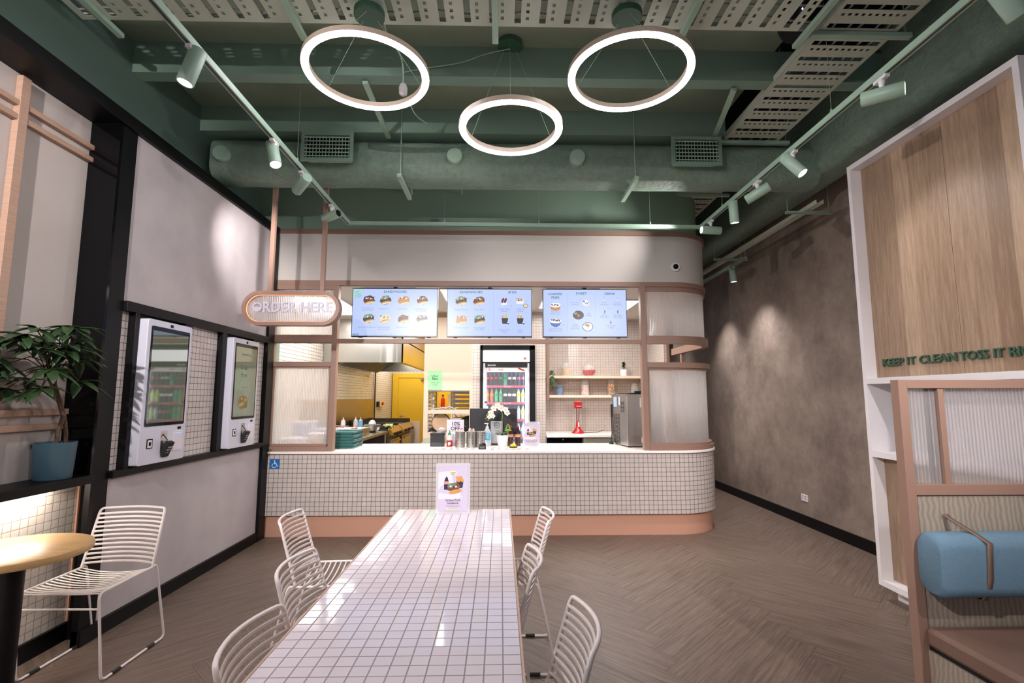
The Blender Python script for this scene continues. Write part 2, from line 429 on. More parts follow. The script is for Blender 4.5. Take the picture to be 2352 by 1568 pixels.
def seg(mb, o0, o1, z0, z1, s0, s1, m=0):
    """piece of the outline between arc lengths s0 and s1 (fine stations)"""
    P = outline(o0, n=24); Q = outline(o1, n=24)
    def at(T, s):
        for a, c in zip(T, T[1:]):
            if s <= c[2] + 1e-6:
                k = (s - a[2]) / max(1e-6, c[2] - a[2]); return (a[0] + (c[0] - a[0]) * k, a[1] + (c[1] - a[1]) * k)
        return T[-1][:2]
    S = [s0] + [a[2] for a in P if s0 + 1e-4 < a[2] < s1 - 1e-4] + [s1]; b = len(mb.v)
    for s in S:
        p = at(P, s); q = at(Q, s); mb.v += [(p[0], p[1], z0), (p[0], p[1], z1), (q[0], q[1], z1), (q[0], q[1], z0)]
    for i in range(len(S) - 1):
        a = b + 4 * i; c = a + 4; u0, u1 = S[i], S[i + 1]
        for k in range(4):
            k2 = (k + 1) % 4
            mb.face((a + k, c + k, c + k2, a + k2), m, [(u0, z0), (u1, z0), (u1, z1), (u0, z1)] if k in (0,) else [(u0, z1), (u1, z1), (u1, z0), (u0, z0)])
    mb.face((b, b + 1, b + 2, b + 3), m); e = b + 4 * (len(S) - 1); mb.face((e + 3, e + 2, e + 1, e), m)

# ------------------------------------------------------------------ SETTING
# herringbone floor of single planks
def herringbone(x0, x1, y0, y1):
    mb = MB(); W = .172; n = 7; Lp = W * n; r2 = math.sqrt(.5); g = .0011
    def put(a0, a1, b0, b1, along):
        a0 += g; a1 -= g; b0 += g; b1 -= g
        c = [(a0, b0), (a1, b0), (a1, b1), (a0, b1)]
        P = [((x - y) * r2 + 1.0, (x + y) * r2) for x, y in c]
        if max(p[0] for p in P) < x0 or min(p[0] for p in P) > x1 or max(p[1] for p in P) < y0 or min(p[1] for p in P) > y1: return
        # clip to the room
        ou, ov = RN.random() * 60, RN.random() * 60
        uv = [(0, 0), (a1 - a0, 0), (a1 - a0, b1 - b0), (0, b1 - b0)] if along == 'a' else [(0, 0), (0, a1 - a0), (b1 - b0, a1 - a0), (b1 - b0, 0)]
        Q = [(p[0], p[1], u[0] + ou, u[1] + ov) for p, u in zip(P, uv)]
        for ax, lim, sg in ((0, x0, 1), (0, x1, -1), (1, y0, 1), (1, y1, -1)):
            R2 = []
            for i in range(len(Q)):
                A = Q[i]; B = Q[(i + 1) % len(Q)]; da = (A[ax] - lim) * sg; db = (B[ax] - lim) * sg
                if da >= 0: R2.append(A)
                if (da < 0) != (db < 0):
                    t = da / (da - db); R2.append(tuple(A[k] + (B[k] - A[k]) * t for k in range(4)))
            Q = R2
            if len(Q) < 3: return
        mb.poly([(q[0], q[1], 0) for q in Q], 0, [(q[2], q[3]) for q in Q])
    for j in range(-9, 10):
        for i in range(-90, 120):
            a = i * W + j * 2 * Lp; b = i * W
            X = (a - b) * r2 + 1; Y = (a + b) * r2
            if X < x0 - 3 or X > x1 + 3 or Y < y0 - 3 or Y > y1 + 3: continue
            put(a, a + Lp, b, b + W, 'a')
            put(a + Lp, a + Lp + W, b + W - Lp, b + W, 'b')
    mb.box(x0, x1, y0, y1, -.05, -.0012, 1)
    return mb
struct('floor', herringbone(-2.9, 3.47, -1.6, 13.2), ['floor', 'gap'])

mb = MB(); mb.box(-2.75, 2.07, -1.6, 5.6, 4.05, 4.75, 0)
struct('ceiling', mb, 'green_slab')
mb = MB(); mb.box(2.07, 3.6, -1.6, 13.2, 4.75, 4.8); struct('ceiling_void', mb, 'void').name = 'ceiling'
mb = MB(); mb.box(-2.7, 3.46, 3.45, 3.56, 3.81, 4.05, 0); struct('trim_1', mb, 'green')
mb = MB(); mb.box(-2.7, 2.06, 4.27, 4.46, 3.82, 4.05, 0); struct('trim_2', mb, 'green')
# left: green wall above, black framed wall below
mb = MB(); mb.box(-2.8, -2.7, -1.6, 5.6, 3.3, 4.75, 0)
mb.box(-2.75, -2.47, 3.25, 5.25, .0, .94, 1); mb.box(-2.75, -2.47, 3.25, 5.25, 2.07, 3.22, 1)
mb.box(-2.75, -2.65, -1.6, 3.11, .987, 3.22, 2)
mb.box(-2.75, -2.63, -1.6, 3.25, 0, .938, 3); mb.box(-2.63, -2.47, 3.246, 3.252, 0, .938, 6)  # thin box: tiled niche return coloured black to stand for its shade
mb.box(-2.75, -2.485, 3.25, 5.25, .94, 2.07, 4)
mb.box(-2.75, -2.52, 5.25, 5.5, 0, 3.3, 1)
mb.box(-2.63, -2.62, 3.234, 3.246, 0, .93, 5)
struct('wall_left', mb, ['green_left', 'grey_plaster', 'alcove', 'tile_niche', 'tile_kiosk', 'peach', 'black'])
mb = MB(); mb.box(-2.7, -2.44, -1.6, 5.37, 3.215, 3.30)           # head beam and alcove soffit
mb.box(-2.53, -2.44, 5.24, 5.38, 0, 3.215)                         # corner post
mb.box(-2.75, -2.462, 3.12, 3.25, .94, 3.215); mb.box(-2.50, -2.462, 3.12, 3.25, 0, .94)                        # post between alcove and kiosks
mb.box(-2.53, -2.435, 3.25, 5.24, .94, .985); mb.box(-2.53, -2.435, 3.25, 5.24, 2.01, 2.075)
for a, b in ((3.335, 3.372), (3.865, 3.945), (4.385, 4.448), (4.935, 5.01)): mb.box(-2.53, -2.435, a, b, .985, 2.01)
for a, b in ((3.372, 3.865), (4.448, 4.935)): mb.box(-2.50, -2.475, a, b, .985, 2.01)
struct('trim_3', mb, 'black', bevel=.002)
mb = MB(); mb.box(-2.65, -2.46, 3.10, 3.12, .987, 3.215); struct('trim_4', mb, 'gloss_black')
mb = MB(); mb.box(-2.50, -2.445, 3.12, 5.38, 0, .09); mb.box(-2.64, -2.608, -1.6, 3.246, 0, .1); mb.box(-2.63, -2.47, 3.222, 3.246, 0, .1); struct('baseboard_left', mb, 'black')
# pine battens on the alcove wall
g = MB(); g.box(-2.65, -2.615, 2.60, 2.65, .99, 3.20)
for z in (3.025, 2.945): g.box(-2.65, -2.618, -1.0, 3.10, z, z + .03)
for z in (1.345, 1.262): g.box(-2.65, -2.618, -1.0, 3.10, z, z + .034)
tag(g.build('wall_batten_frame', 'batten', bevel=.001), 'pale pine batten lattice fixed on the alcove wall behind the potted tree', 'wall batten')
# right
mb = MB(); mb.box(3.47, 3.6, -1.6, 13.2, 0, 4.75); struct('wall_right', mb, 'concrete')
mb = MB(); mb.box(3.452, 3.47, -1.6, 11.0, 0, .112); struct('baseboard_right', mb, 'black')
mb = MB(); mb.box(2.3, 3.47, 11.0, 11.1, 0, 4.75); struct('wall_back', mb, plain('olive_end_wall', rgb(96, 96, 66), .7))
# green bulkhead over the kitchen front
mb = MB(); band(mb, -.06, -.16, 3.30, 4.75, x0=-2.7, yend=10.9); mb.box(-2.8, -2.47, 5.48, 5.58, 0, 4.75)
struct('wall_front', mb, 'green_wall')
# ------------------------------------------------------------------ kitchen shell
mb = MB()
mb.box(-2.95, -2.85, 5.58, 13.2, 0, 2.7, 0)
mb.box(-2.85, -2.68 + .02, 13.2, 13.3, 0, 2.7, 0); mb.box(-1.95, 0, 13.2, 13.3, 0, 2.7, 0)
mb.box(-2.66, -1.95, 13.2, 13.3, 1.96, 2.7, 0)
mb.box(-.41, -.30, 7.3, 8.0, 0, 2.7, 1); mb.box(.505, .66, 7.3, 8.0, 0, 2.7, 1)
mb.box(-.30, .505, 7.3, 8.0, 2.205, 2.7, 1)
mb.box(.66, 2.40, 8.0, 8.1, 0, 2.7, 1); mb.box(2.39, 2.45, 7.2, 8.1, 0, 2.7, 1)
mb.box(-.42, -.36, 8.0, 13.2, 0, 2.7, 2); mb.box(-1.62, -.42, 11.2, 11.3, 0, 2.7, 2)
struct('wall_kitchen', mb, ['tile_kitchen', 'tile_shelf', 'yellow'])
mb = MB(); P = [(p[0], p[1]) for p in outline(-.09, x0=-2.95, n=14)][:-1] + [(2.36, 8.1), (0, 8.1), (0, 13.3), (-2.95, 13.3)]
mb.prism(P, (0, 0, 2.70), XU, YU, (0, 0, .06))
struct('ceiling_kitchen', mb, 'fascia')
mb = MB(); mb.box(-2.83, -2.81, 11.25, 11.30, .95, 2.0); struct('trim_5', mb, 'steel_dark')
# yellow door far back
d = MB(); d.box(-2.68, -1.97, 13.14, 13.2, 0, 1.945)
dr = struct('door_1', d, 'yellow', bevel=.004)
f = MB(); f.box(-2.83, -2.68, 13.12, 13.24, 0, 2.06); f.box(-2.68, -1.85, 13.12, 13.24, 1.95, 2.06); f.box(-1.96, -1.85, 13.12, 13.24, 0, 1.95)
struct('door_frame', f, 'yellow', dr)
h = MB(); h.lathe((-2.60, 13.14, .955), [(.03, -.012), (.03, 0)], 14, 0, 'y'); h.tube([(-2.60, 13.14, .955), (-2.60, 13.09, .955), (-2.48, 13.09, .955)], .011)
struct('door_handle', h, 'steel', dr)
h = MB(); h.box(-2.10, -1.98, 13.07, 13.13, 1.90, 1.95); struct('door_closer', h, 'steel', dr)

# kitchen ceiling light panels, some unseen and added to brighten worktop and door
for i, (x, y, lab) in enumerate(((-2.65, 6.28, 'glowing square ceiling panel in the kitchen behind the order sign'),
                                 (1.2, 6.28, 'glowing square ceiling panel seen right of the drinks menu screen'),
                                 (-.7, 5.66, 'unseen glowing ceiling panel set above the middle menu screen to light the worktop'), (.54, 5.66, 'unseen glowing ceiling panel added behind the drinks menu screen, left of the visible one'), (-1.6, 5.66, 'unseen glowing ceiling panel added behind the eight sandwich menu screen'),
                                 (-2.4, 8.9, 'glowing ceiling panel deep in the kitchen above the grill line'),
                                 (-1.1, 9.6, 'glowing ceiling panel over the yellow back room'), (-2.5, 11.5, 'unseen glowing ceiling panel added to brighten the yellow door'))):
    t = thing('ceiling_light', lab, 'ceiling light', (x, y, 2.70), group='square light panels in the kitchen ceiling')
    p = MB(); p.box(x, x + .6, y, y + 1.2, 2.686, 2.699); p.build('diffuser', 'panel_glow', t)
    p = MB()
    for a in ((x - .015, x, y - .015, y + 1.215), (x + .6, x + .615, y - .015, y + 1.215), (x, x + .6, y - .015, y), (x, x + .6, y + 1.2, y + 1.215)): p.box(*a, 2.682, 2.699)
    p.build('frame', 'white', t)

# ------------------------------------------------------------------ COUNTER
t = thing('service_counter', 'long white mosaic tiled counter with rounded right corner and peach kick plate', 'counter', (0, 5.5, 0))
mb = MB(); band(mb, .03, -.05, .222, .842, yend=7.2); mb.box(-2.47, -2.40, 5.45, 6.25, .2, .84); mb.build('tiled_front', 'tile_counter', t, smooth=40)
mb = MB(); band(mb, -.01, -.08, 0, .222, yend=7.2); mb.build('kick_plate', 'peach', t, smooth=40)
mb = MB(); band(mb, .022, -.05, .842, .851, yend=7.2); mb.build('top_edging', 'pink', t, smooth=40)
# stone top with a deep flat behind the rounded nose
mb = MB(); P = [(p[0], p[1]) for p in outline(.045, n=14)][:-1]
P += [(XS + .045, 6.24), (-2.47, 6.24)]
mb.prism(P, (0, 0, .851), XU, YU, (0, 0, .027)); mb.build('stone_top', 'stone', t, smooth=40, bevel=.004)
mb = MB(); mb.box(-2.414, -2.314, 5.3655, 5.37, .70, .80, 0)
wm = 1; ox, oz, k = -2.364, .748, .001
mb.prism(circ(.0075, 12, -4 * k * 1, 33 * k), (ox, 5.3655, oz), XU, ZU, (0, -.001, 0), 1)
for pts in ([(-6, 22), (1, 22), (1, 8), (18, 8), (18, 2), (-6, 2)], [(13, 6), (19, 6), (28, -17), (36, -15), (36, -20), (24, -23)], [(1, 17), (14, 17), (14, 12), (1, 12)]):
    mb.prism([(a * k, c * k) for a, c in pts], (ox, 5.3655, oz), XU, ZU, (0, -.001, 0), 1)
arc = [(-7 + 24 * math.cos(a), -14 + 24 * math.sin(a)) for a in [math.radians(110 + 12 * i) for i in range(21)]]
arc2 = [(-7 + 18.5 * math.cos(a), -14 + 18.5 * math.sin(a)) for a in [math.radians(110 + 12 * i) for i in range(21)]]
for i in range(20): mb.prism([(p[0] * k, p[1] * k) for p in (arc[i], arc[i + 1], arc2[i + 1], arc2[i])], (ox, 5.3655, oz), XU, ZU, (0, -.001, 0), 1)
tag(mb.build('accessibility_sign', [plain('sign_blue', rgb(20, 104, 178), .4), plain('sign_white', rgb(240, 240, 244), .4)]), 'small square blue wheelchair sign on the tiled counter front', 'sign')

# fascia above the opening
mb = MB(); band(mb, 0, -.10, 2.72, 3.25, x0=-2.50); mb.box(-2.5, -2.4, 5.45, 5.6, 2.6, 3.25); struct('wall_fascia', mb, 'fascia', smooth=40)
mb = MB(); band(mb, .022, -.14, 3.25, 3.30, x0=-2.50); struct('trim_6', mb, 'pink', smooth=40)
# pink timber screen frame with panes
t = thing('counter_screen', 'dusty pink timber screen frame with fluted panes standing on the white counter', 'screen frame', (0, 5.45, .88))
SB0, SB1 = 1.60 + 2.47, None
mb = MB(); band(mb, .018, -.05, 2.668, 2.72); mb.build('top_rail', 'pink', t, smooth=40)
mb = MB(); mb.box(-2.47, 1.6, 5.39, 5.45, 2.03, 2.075); mb.box(-2.47, -1.83, 5.382, 5.45, 2.03, 2.118)
seg(mb, .02, -.05, 2.03, 2.118, 4.07, 6.2); mb.build('middle_rail', 'pink', t, smooth=40)
mb = MB(); mb.box(-2.45, -1.83, 5.385, 5.45, 1.775, 1.825); mb.box(-2.43, -1.85, 5.40, 5.44, 1.757, 1.775); mb.build('lower_rail', 'pink', t, bevel=.002)
mb = MB(); seg(mb, .03, -.05, 1.765, 1.825, 4.07, 6.2); seg(mb, .012, -.03, 1.745, 1.765, 4.07, 6.2); mb.build('lower_rail', 'pink', t, smooth=40)
mb = MB(); mb.box(-2.45, -1.83, 5.385, 5.45, .878, .925); mb.box(-2.43, -1.85, 5.40, 5.44, .925, .955); mb.build('sill_rail', 'pink', t, bevel=.002)
mb = MB(); seg(mb, .035, -.05, .878, .925, 4.07, 6.2); seg(mb, .018, -.035, .925, .955, 4.07, 6.2); mb.build('sill_rail', 'pink', t, smooth=40)
mb = MB(); mb.box(-2.45, -1.83, 5.385, 5.45, 2.62, 2.668); mb.build('upper_rail', 'pink', t)
mb = MB(); seg(mb, .005, -.05, 2.62, 2.668, 4.07, 6.2); mb.build('upper_rail', 'pink', t, smooth=40)
for a, c in ((-2.50, -2.45), (-1.83, -1.775), (1.545, 1.605)):
    mb = MB(); mb.box(a, c, 5.38, 5.46, .878, 2.668); mb.build('post', 'pink', t, bevel=.002)
for a, c in ((-2.45, -2.43), (-1.85, -1.83), (1.605, 1.625)): mb = MB(); mb.box(a, c, 5.40, 5.44, .95, 1.76); mb.build('glazing_bead', 'pink', t)
mb = MB(); mb.box(XS - .03, XS + .012, 6.58, 6.63, .878, 2.03); mb.box(XS - .03, XS + .012, 7.17, 7.22, .878, 2.668); mb.build('post', 'pink', t)
mb = MB(); mb.box(-2.44, -1.84, 5.415, 5.421, 2.118, 2.62); mb.build('fluted_pane', 'fluted', t)
mb = MB(); mb.box(-2.44, -1.84, 5.415, 5.421, .955, 1.76); mb.build('fluted_pane', 'fluted', t)
def pane(z0, z1, s0, s1):
    mb = MB(); P = []
    n = 60
    T = outline(-.015, n=40)
    def at(s):
        for a, c in zip(T, T[1:]):
            if s <= c[2] + 1e-6:
                k = (s - a[2]) / max(1e-6, c[2] - a[2]); return (a[0] + (c[0] - a[0]) * k, a[1] + (c[1] - a[1]) * k)
        return T[-1][:2]
    b = len(mb.v)
    for i in range(n + 1):
        s = s0 + (s1 - s0) * i / n; p = at(s); mb.v += [(p[0], p[1], z0), (p[0], p[1], z1)]
    for i in range(n): u0 = s0 + (s1 - s0) * i / n; u1 = s0 + (s1 - s0) * (i + 1) / n; mb.face((2 * i, 2 * i + 2, 2 * i + 3, 2 * i + 1), 0, [(u0, z0), (u1, z0), (u1, z1), (u0, z1)])
    o = mb.build('fluted_pane', 'fluted', t, smooth=60)
    m = o.modifiers.new('thick', 'SOLIDIFY'); m.thickness = .006
pane(2.118, 2.62, 4.09, 6.2); pane(.955, 1.745, 4.09, 6.2)

# three menu screens
TXT_T = emit('screen_text_teal', rgb(52, 122, 150), .8); TXT_G = emit('screen_text_grey', rgb(128, 150, 196), .85)
S_W = emit('screen_white', rgb(236, 240, 255), 1.0); S_GR = emit('screen_green', rgb(120, 170, 110), .8); S_RD = emit('screen_dark_red', rgb(120, 44, 44), .7)
S_BR = emit('screen_bread', rgb(216, 150, 84), .85); S_CR = emit('screen_cream', rgb(240, 224, 176), .9); S_BK = emit('screen_black', rgb(50, 44, 56), .8)
S_BL = emit('screen_bowl_blue', rgb(70, 120, 200), .8); S_MT = emit('screen_mint', rgb(176, 220, 226), .95); S_LN = emit('screen_line', rgb(160, 178, 214), .9)
FM = [S_W, S_GR, S_RD, S_BR, S_CR, S_BK, S_BL]
def food(parent, cx, cz, s, kind, y, rnd):
    mb = MB(); k = [0]
    def P(pts, m): k[0] += 1; mb.poly([(cx + p[0] * s, y - .0004 * k[0], cz + p[1] * s) for p in pts], m)
    if kind in 'abcdefgh':
        ang = .22
        P(blob(.02, .02, .50, .36, 18, .12, ang, rnd), {'a': 2, 'b': 5, 'c': 3, 'd': 2, 'e': 5, 'f': 4, 'g': 2, 'h': 5}[kind])
        if kind in 'abe': P(blob(-.05, .26, .42, .16, 14, .25, ang, rnd), 1 if kind != 'a' else 5)
        for i in range(9): P(blob(-.32 + .075 * i, .14 + .16 * rnd.random(), .06, .05 + .05 * rnd.random(), 6, .3, rnd.random(), rnd), [0, 1, 2, 4, 3][(i * 3 + ord(kind)) % 5] if kind != 'g' else [2, 3][i % 2])
        P(blob(.08, -.18, .44, .12, 16, .06, ang, rnd), 3); P(blob(.10, -.24, .40, .08, 14, .06, ang, rnd), 4)
    elif kind == 'i':
        P([(-.34, -.3), (.3, -.12), (.34, -.42), (-.24, -.5)], 0)
        for dx in (-.14, .16): P(blob(dx, .06, .13, .32, 12, .1, -.3, rnd), 2)
    elif kind == 'j':
        P([(-.4, 0), (.4, 0), (.34, -.38), (-.36, -.4)], 0)
        for i in range(8): P(blob(-.3 + .085 * i, .1 * rnd.random(), .11, .13, 8, .2, 0, rnd), [3, 4, 2][i % 3])
    elif kind in 'kl':
        for i in range(8): P(blob(-.2 + .06 * i, .25 + .1 * rnd.random(), .05, .2, 6, .2, (rnd.random() - .5), rnd), [3, 4][i % 2])
        P([(-.34, .1), (.34, .1), (.24, -.48), (-.24, -.48)], 5); P(blob(.34, -.42, .12, .12, 12, 0, 0, rnd), 5); P(blob(.34, -.36, .12, .05, 12, 0, 0, rnd), 0)
    elif kind == 'm':
        P([(-.5, .1), (.5, .1), (.42, -.3), (.2, -.42), (-.2, -.42), (-.42, -.3)], 3); P(blob(0, .1, .5, .22, 18, .03, 0, rnd), 0)
        for i in range(9): P(blob(-.35 + .085 * i, .1 + .14 * rnd.random(), .06, .07, 7, .3, 0, rnd), [2, 5, 0][i % 3])
    elif kind == 'n':
        P([(-.55, .1), (.55, .1), (.36, -.28), (.12, -.42), (-.12, -.42), (-.36, -.28)], 6); P(blob(0, .1, .54, .2, 18, .03, 0, rnd), 0)
        for i in range(9): P(blob(-.35 + .085 * i, .12 + .14 * rnd.random(), .07, .07, 7, .3, 0, rnd), [2, 3, 5][i % 3])
    elif kind == 'o':
        P(blob(0, 0, .5, .4, 20, .02, 0, rnd), 5); P(blob(-.25, .15, .2, .12, 9, .3, 0, rnd), 1); P(blob(.02, -.06, .2, .2, 16, .05, 0, rnd), 2); P(blob(.02, -.04, .08, .1, 9, .1, 0, rnd), 3)
    elif kind == 'p':
        P(blob(0, 0, .5, .42, 20, .02, 0, rnd), 6); P(blob(0, 0, .42, .35, 20, .02, 0, rnd), 0); P(blob(-.05, .12, .25, .14, 9, .3, 0, rnd), 3); P(blob(0, -.05, .13, .13, 12, .05, 0, rnd), 4); P(blob(.02, .05, .06, .05, 8, .2, 0, rnd), 5)
    elif kind == 'q':
        P(blob(0, 0, .42, .34, 14, .12, 0, rnd), 0)
        for i in range(8): P(blob(-.3 + .085 * i, -.1 + .3 * rnd.random(), .05, .09, 7, .3, .6, rnd), [5, 2, 6, 3][i % 4])
    elif kind == 'r':
        P([(-.1, .12), (.1, .12), (.07, -.4), (-.07, -.4)], 4 if rnd.random() < .4 else 5); P([(.0, .5), (.03, .5), (.03, .12), (0, .12)], 5)
    elif kind == 's':
        P(blob(0, 0, .5, .42, 20, 0, 0, rnd), 5); P(blob(0, 0, .42, .35, 20, 0, 0, rnd), 4)
    mb.build('food_picture', FM, parent)
def tv(x0, label, heads, lines, foods, dividers, combo=False):
    y = 5.46; wd = .945; z0, z1 = 2.105, 2.652; x1 = x0 + wd
    t = thing('menu_screen', label, 'menu screen', (x0 + wd / 2, y, z0), group='menu screens hanging over the counter')
    mb = MB(); mb.box(x0, x1, y, y + .05, z0, z1); mb.build('bezel', plain('tv_bezel', rgb(16, 20, 40), .3), t, bevel=.002)
    mb = MB(); mb.box(x0 + .008, x1 - .008, y - .002, y, z0 + .014, z1 - .009); D = mb.build('display', 'screen', t)
    rnd = random.Random(int(x0 * 100) + 500)
    for cx, cz, s, kd in foods: food(D, x0 + cx * wd, z0 + cz * .547, s, kd, y - .003, rnd)
    mb = MB()
    for s, cx, cz, sz in heads: mb.text(s, (x0 + cx * wd, y - .004, z0 + cz * .547), XU, ZU, sz, 0, .018, 1.12)
    for s, cx, cz, sz in lines: mb.text(s, (x0 + cx * wd, y - .004, z0 + cz * .547), XU, ZU, sz, 1, .0, 1)
    for dx in dividers: mb.poly([(x0 + (dx - .0012) * wd, y - .0035, z0 + .05), (x0 + (dx + .0012) * wd, y - .0035, z0 + .05), (x0 + (dx + .0012) * wd, y - .0035, z1 - .04), (x0 + (dx - .0012) * wd, y - .0035, z1 - .04)], 2)
    if combo:
        mb.poly([(x0 + .008 + p[0], y - .0028, z1 - .009 + p[1]) for p in ([(0, 0)] + [(.12 * math.cos(a), .115 * math.sin(a)) for a in [-PI / 2 * i / 10 for i in range(11)]][::-1])][::-1], 3)
        u = Vector((math.cos(.35), 0, math.sin(.35))); v = Vector((-math.sin(.35), 0, math.cos(.35)))
        for i, s in enumerate(('COMBO', 'DEAL', 'ADD FRIES', '& A DRINK')): mb.text(s, Vector((x0 + .052 + .006 * i, y - .004, z1 - .046 - .019 * i)), u, v, .015, 0)
    mb.build('lettering', [TXT_T, TXT_G, S_LN, S_MT], D)
    mb = MB(); mb.box(x0 + wd / 2 - .02, x0 + wd / 2 + .02, y + .005, y + .045, z1, 2.668); mb.build('ceiling_bracket', 'rubber', t)
    for q in (.1, .5, .9): mb = MB(); mb.box(x0 + wd * q - .02, x0 + wd * q + .02, y + .005, y + .04, z0 - .006, z0); mb.build('bottom_clip', 'rubber', t)
cx4 = [.195, .385, .60, .815]
nm = [(('Hot & Sweet', 'Fried Chicken'), .60), (('Grilled Pork',), .585), (('Beef Burger',), .585), (('Fried Egg, Bacon', 'And Sausage'), .585),
      (('Slow Cooked Brisket',), .21), (('Scrambled Eggs', 'And Avocado'), .21), (('Chicken Curry',), .21), (('Beef Steak',), .21)]
ln = []
for i, (ss, z) in enumerate(nm):
    for j, s in enumerate(ss): ln.append((s, cx4[i % 4] - .01, z - .025 - .042 * j, .023))
for i, (px, pz) in enumerate(((.265, .81), (.47, .79), (.66, .79), (.86, .79), (.265, .42), (.46, .42), (.665, .42), (.895, .42))): ln.append(([ '12.5', '14', '12.5', '14.5', '15', '13.5', '12.5', '14.8'][i], px, pz, .016))
ln += [('Bacon  2     Avocado 2.5     Extra sausage 3.5     Sauce 1', .33, .035, .014)]
tv(-1.648, 'menu screen listing eight sandwiches, leftmost of the three over the counter', [('SANDWICHES', .50, .905, .036), ('ADD', .055, .03, .030)], ln,
   [(cx4[i % 4], (.745 if i < 4 else .365), .125, 'abcdefgh'[i]) for i in range(8)], [], True)
ln = []
for ss, x, z in ((('Popping Prawns',), .17, .56), (('Crispy Pork',), .375, .56), (('Halloumi Cheese',), .165, .19), (('Vegan Eggplant', '& Avocado'), .385, .19),
                 (('Crispy Mozza', 'Hotdog'), .675, .575), (('Popcorn', 'Chicken'), .86, .575), (('Kumara Fries', '& Dip'), .675, .15), (('Fries', '& Dip'), .86, .15)):
    for j, s in enumerate(ss): ln.append((s, x, z - .01 - .042 * j, .023))
for s, x, z in (('14.5', .25, .79), ('15', .46, .80), ('11.5', .25, .41), ('15', .46, .42), ('9.5', .755, .63), ('10', .95, .745), ('7.5', .755, .30), ('6.5', .925, .30)): ln.append((s, x, z, .016))
tv(-.598, 'menu screen of sandwiches and bites, middle one over the counter', [('SANDWICHES', .28, .905, .036), ('BITES', .77, .905, .036)], ln,
   [(.165, .735, .13, 'b'), (.37, .74, .13, 'd'), (.165, .35, .13, 'c'), (.38, .35, .13, 'e'), (.67, .745, .10, 'i'), (.86, .76, .105, 'j'), (.925, .645, .055, 's'), (.68, .37, .11, 'k'), (.86, .37, .11, 'l')], [.545])
ln = []
for ss, x, z in ((('Pulled Beef', '& Parmesan'), .15, .52), (('Grilled Chicken', '& Kumara Fries'), .15, .175), (('Ice Cream', 'Sandwich'), .385, .715), (('Flan', 'Pudding'), .545, .49), (('Mango', 'Coconut', 'Panacotta'), .385, .26),
                 (('Vanilla', 'Milk Shake'), .73, .715), (('Coconut', 'Milk Shake'), .885, .715), (('Berry', 'Milk Shake'), .735, .46), (('Chocolate', 'Milk Shake'), .89, .46), (('Vietnamese', 'Coffee'), .805, .24)):
    for j, s in enumerate(ss): ln.append((s, x, z - .01 - .042 * j, .023))
for s, x, z in (('16.5', .245, .63), ('16.5', .245, .25), ('9.5', .44, .77), ('8.5', .35, .35), ('8.5', .585, .09), ('8.5', .79, .59), ('6.5', .88, .17)): ln.append((s, x, z, .014))
tv(.468, 'menu screen of loaded fries, sweets and drinks, rightmost over the counter', [('LOADED', .15, .875, .036), ('FRIES', .15, .80, .036), ('SWEET', .46, .885, .036), ('DRINK', .80, .885, .036)], ln,
   [(.15, .64, .12, 'm'), (.15, .31, .125, 'n'), (.515, .71, .095, 'q'), (.42, .46, .125, 'o'), (.53, .22, .125, 'p'), (.73, .79, .06, 'r'), (.885, .79, .06, 'r'), (.735, .54, .06, 'r'), (.89, .54, .06, 'r'), (.805, .32, .06, 'r')], [.295, .625])

# ------------------------------------------------------------------ ORDER HERE sign
t = thing('order_sign', 'pill shaped pink sign reading ORDER HERE hanging on two posts', 'sign', (-1.94, 4.6, 2.10))
def pill(x0, x1, z0, z1, n=14):
    r = (z1 - z0) / 2; zc = (z0 + z1) / 2; P = []
    for i in range(n + 1): a = -PI / 2 + PI * i / n; P.append((x1 - r + r * math.cos(a), zc + r * math.sin(a)))
    for i in range(n + 1): a = PI / 2 + PI * i / n; P.append((x0 + r + r * math.cos(a), zc + r * math.sin(a)))
    return P
def pring(mb, P, Q, y0, y1, m=0):
    n = len(P); b = len(mb.v)
    for p, q in zip(P, Q): mb.v += [(p[0], y0, p[1]), (q[0], y0, q[1]), (q[0], y1, q[1]), (p[0], y1, p[1])]
    for i in range(n):
        a = b + 4 * i; c = b + 4 * ((i + 1) % n)
        for k in range(4): mb.face((a + k, a + (k + 1) % 4, c + (k + 1) % 4, c + k), m)
mb = MB(); pring(mb, pill(-2.386, -1.490, 2.103, 2.424), pill(-2.353, -1.523, 2.136, 2.391), 4.555, 4.645); mb.build('rim', 'pink', t, smooth=40)
mb = MB(); pring(mb, pill(-2.3525, -1.5235, 2.1365, 2.3905), pill(-2.347, -1.529, 2.142, 2.385), 4.575, 4.585); mb.build('neon_edge', 'neon_orange', t, smooth=40)
mb = MB(); mb.prism(pill(-2.352, -1.524, 2.137, 2.390), (0, 4.60, 0), XU, ZU, (0, .006, 0)); mb.build('fluted_face', 'fluted', t)
mb = MB()
mb.text('RDER HERE', (-1.888, 4.583, 2.232), XU, ZU, .132, 0, .022, .96, (0, .012, 0))
mb.prism([(-2.256 + .044 * math.cos(a), 2.276 + .044 * math.sin(a)) for a in [PI + PI * i / 16 for i in range(17)]], (0, 4.583, 0), XU, ZU, (0, .012, 0))
for i in range(16): a0, a1 = PI * i / 16, PI * (i + 1) / 16; mb.prism([(-2.256 + r_ * math.cos(a), 2.276 + r_ * math.sin(a)) for r_, a in ((.044, a0), (.044, a1), (.031, a1), (.031, a0))], (0, 4.583, 0), XU, ZU, (0, .012, 0))
mb.build('lettering', plain('frosted_letter', rgb(206, 200, 214), .35), t, smooth=40)
for x in (-2.150, -1.668):
    mb = MB(); mb.box(x - .019, x + .019, 4.58, 4.62, 2.424, 3.45); mb.build('hanging_post', 'pink', t, bevel=.002)
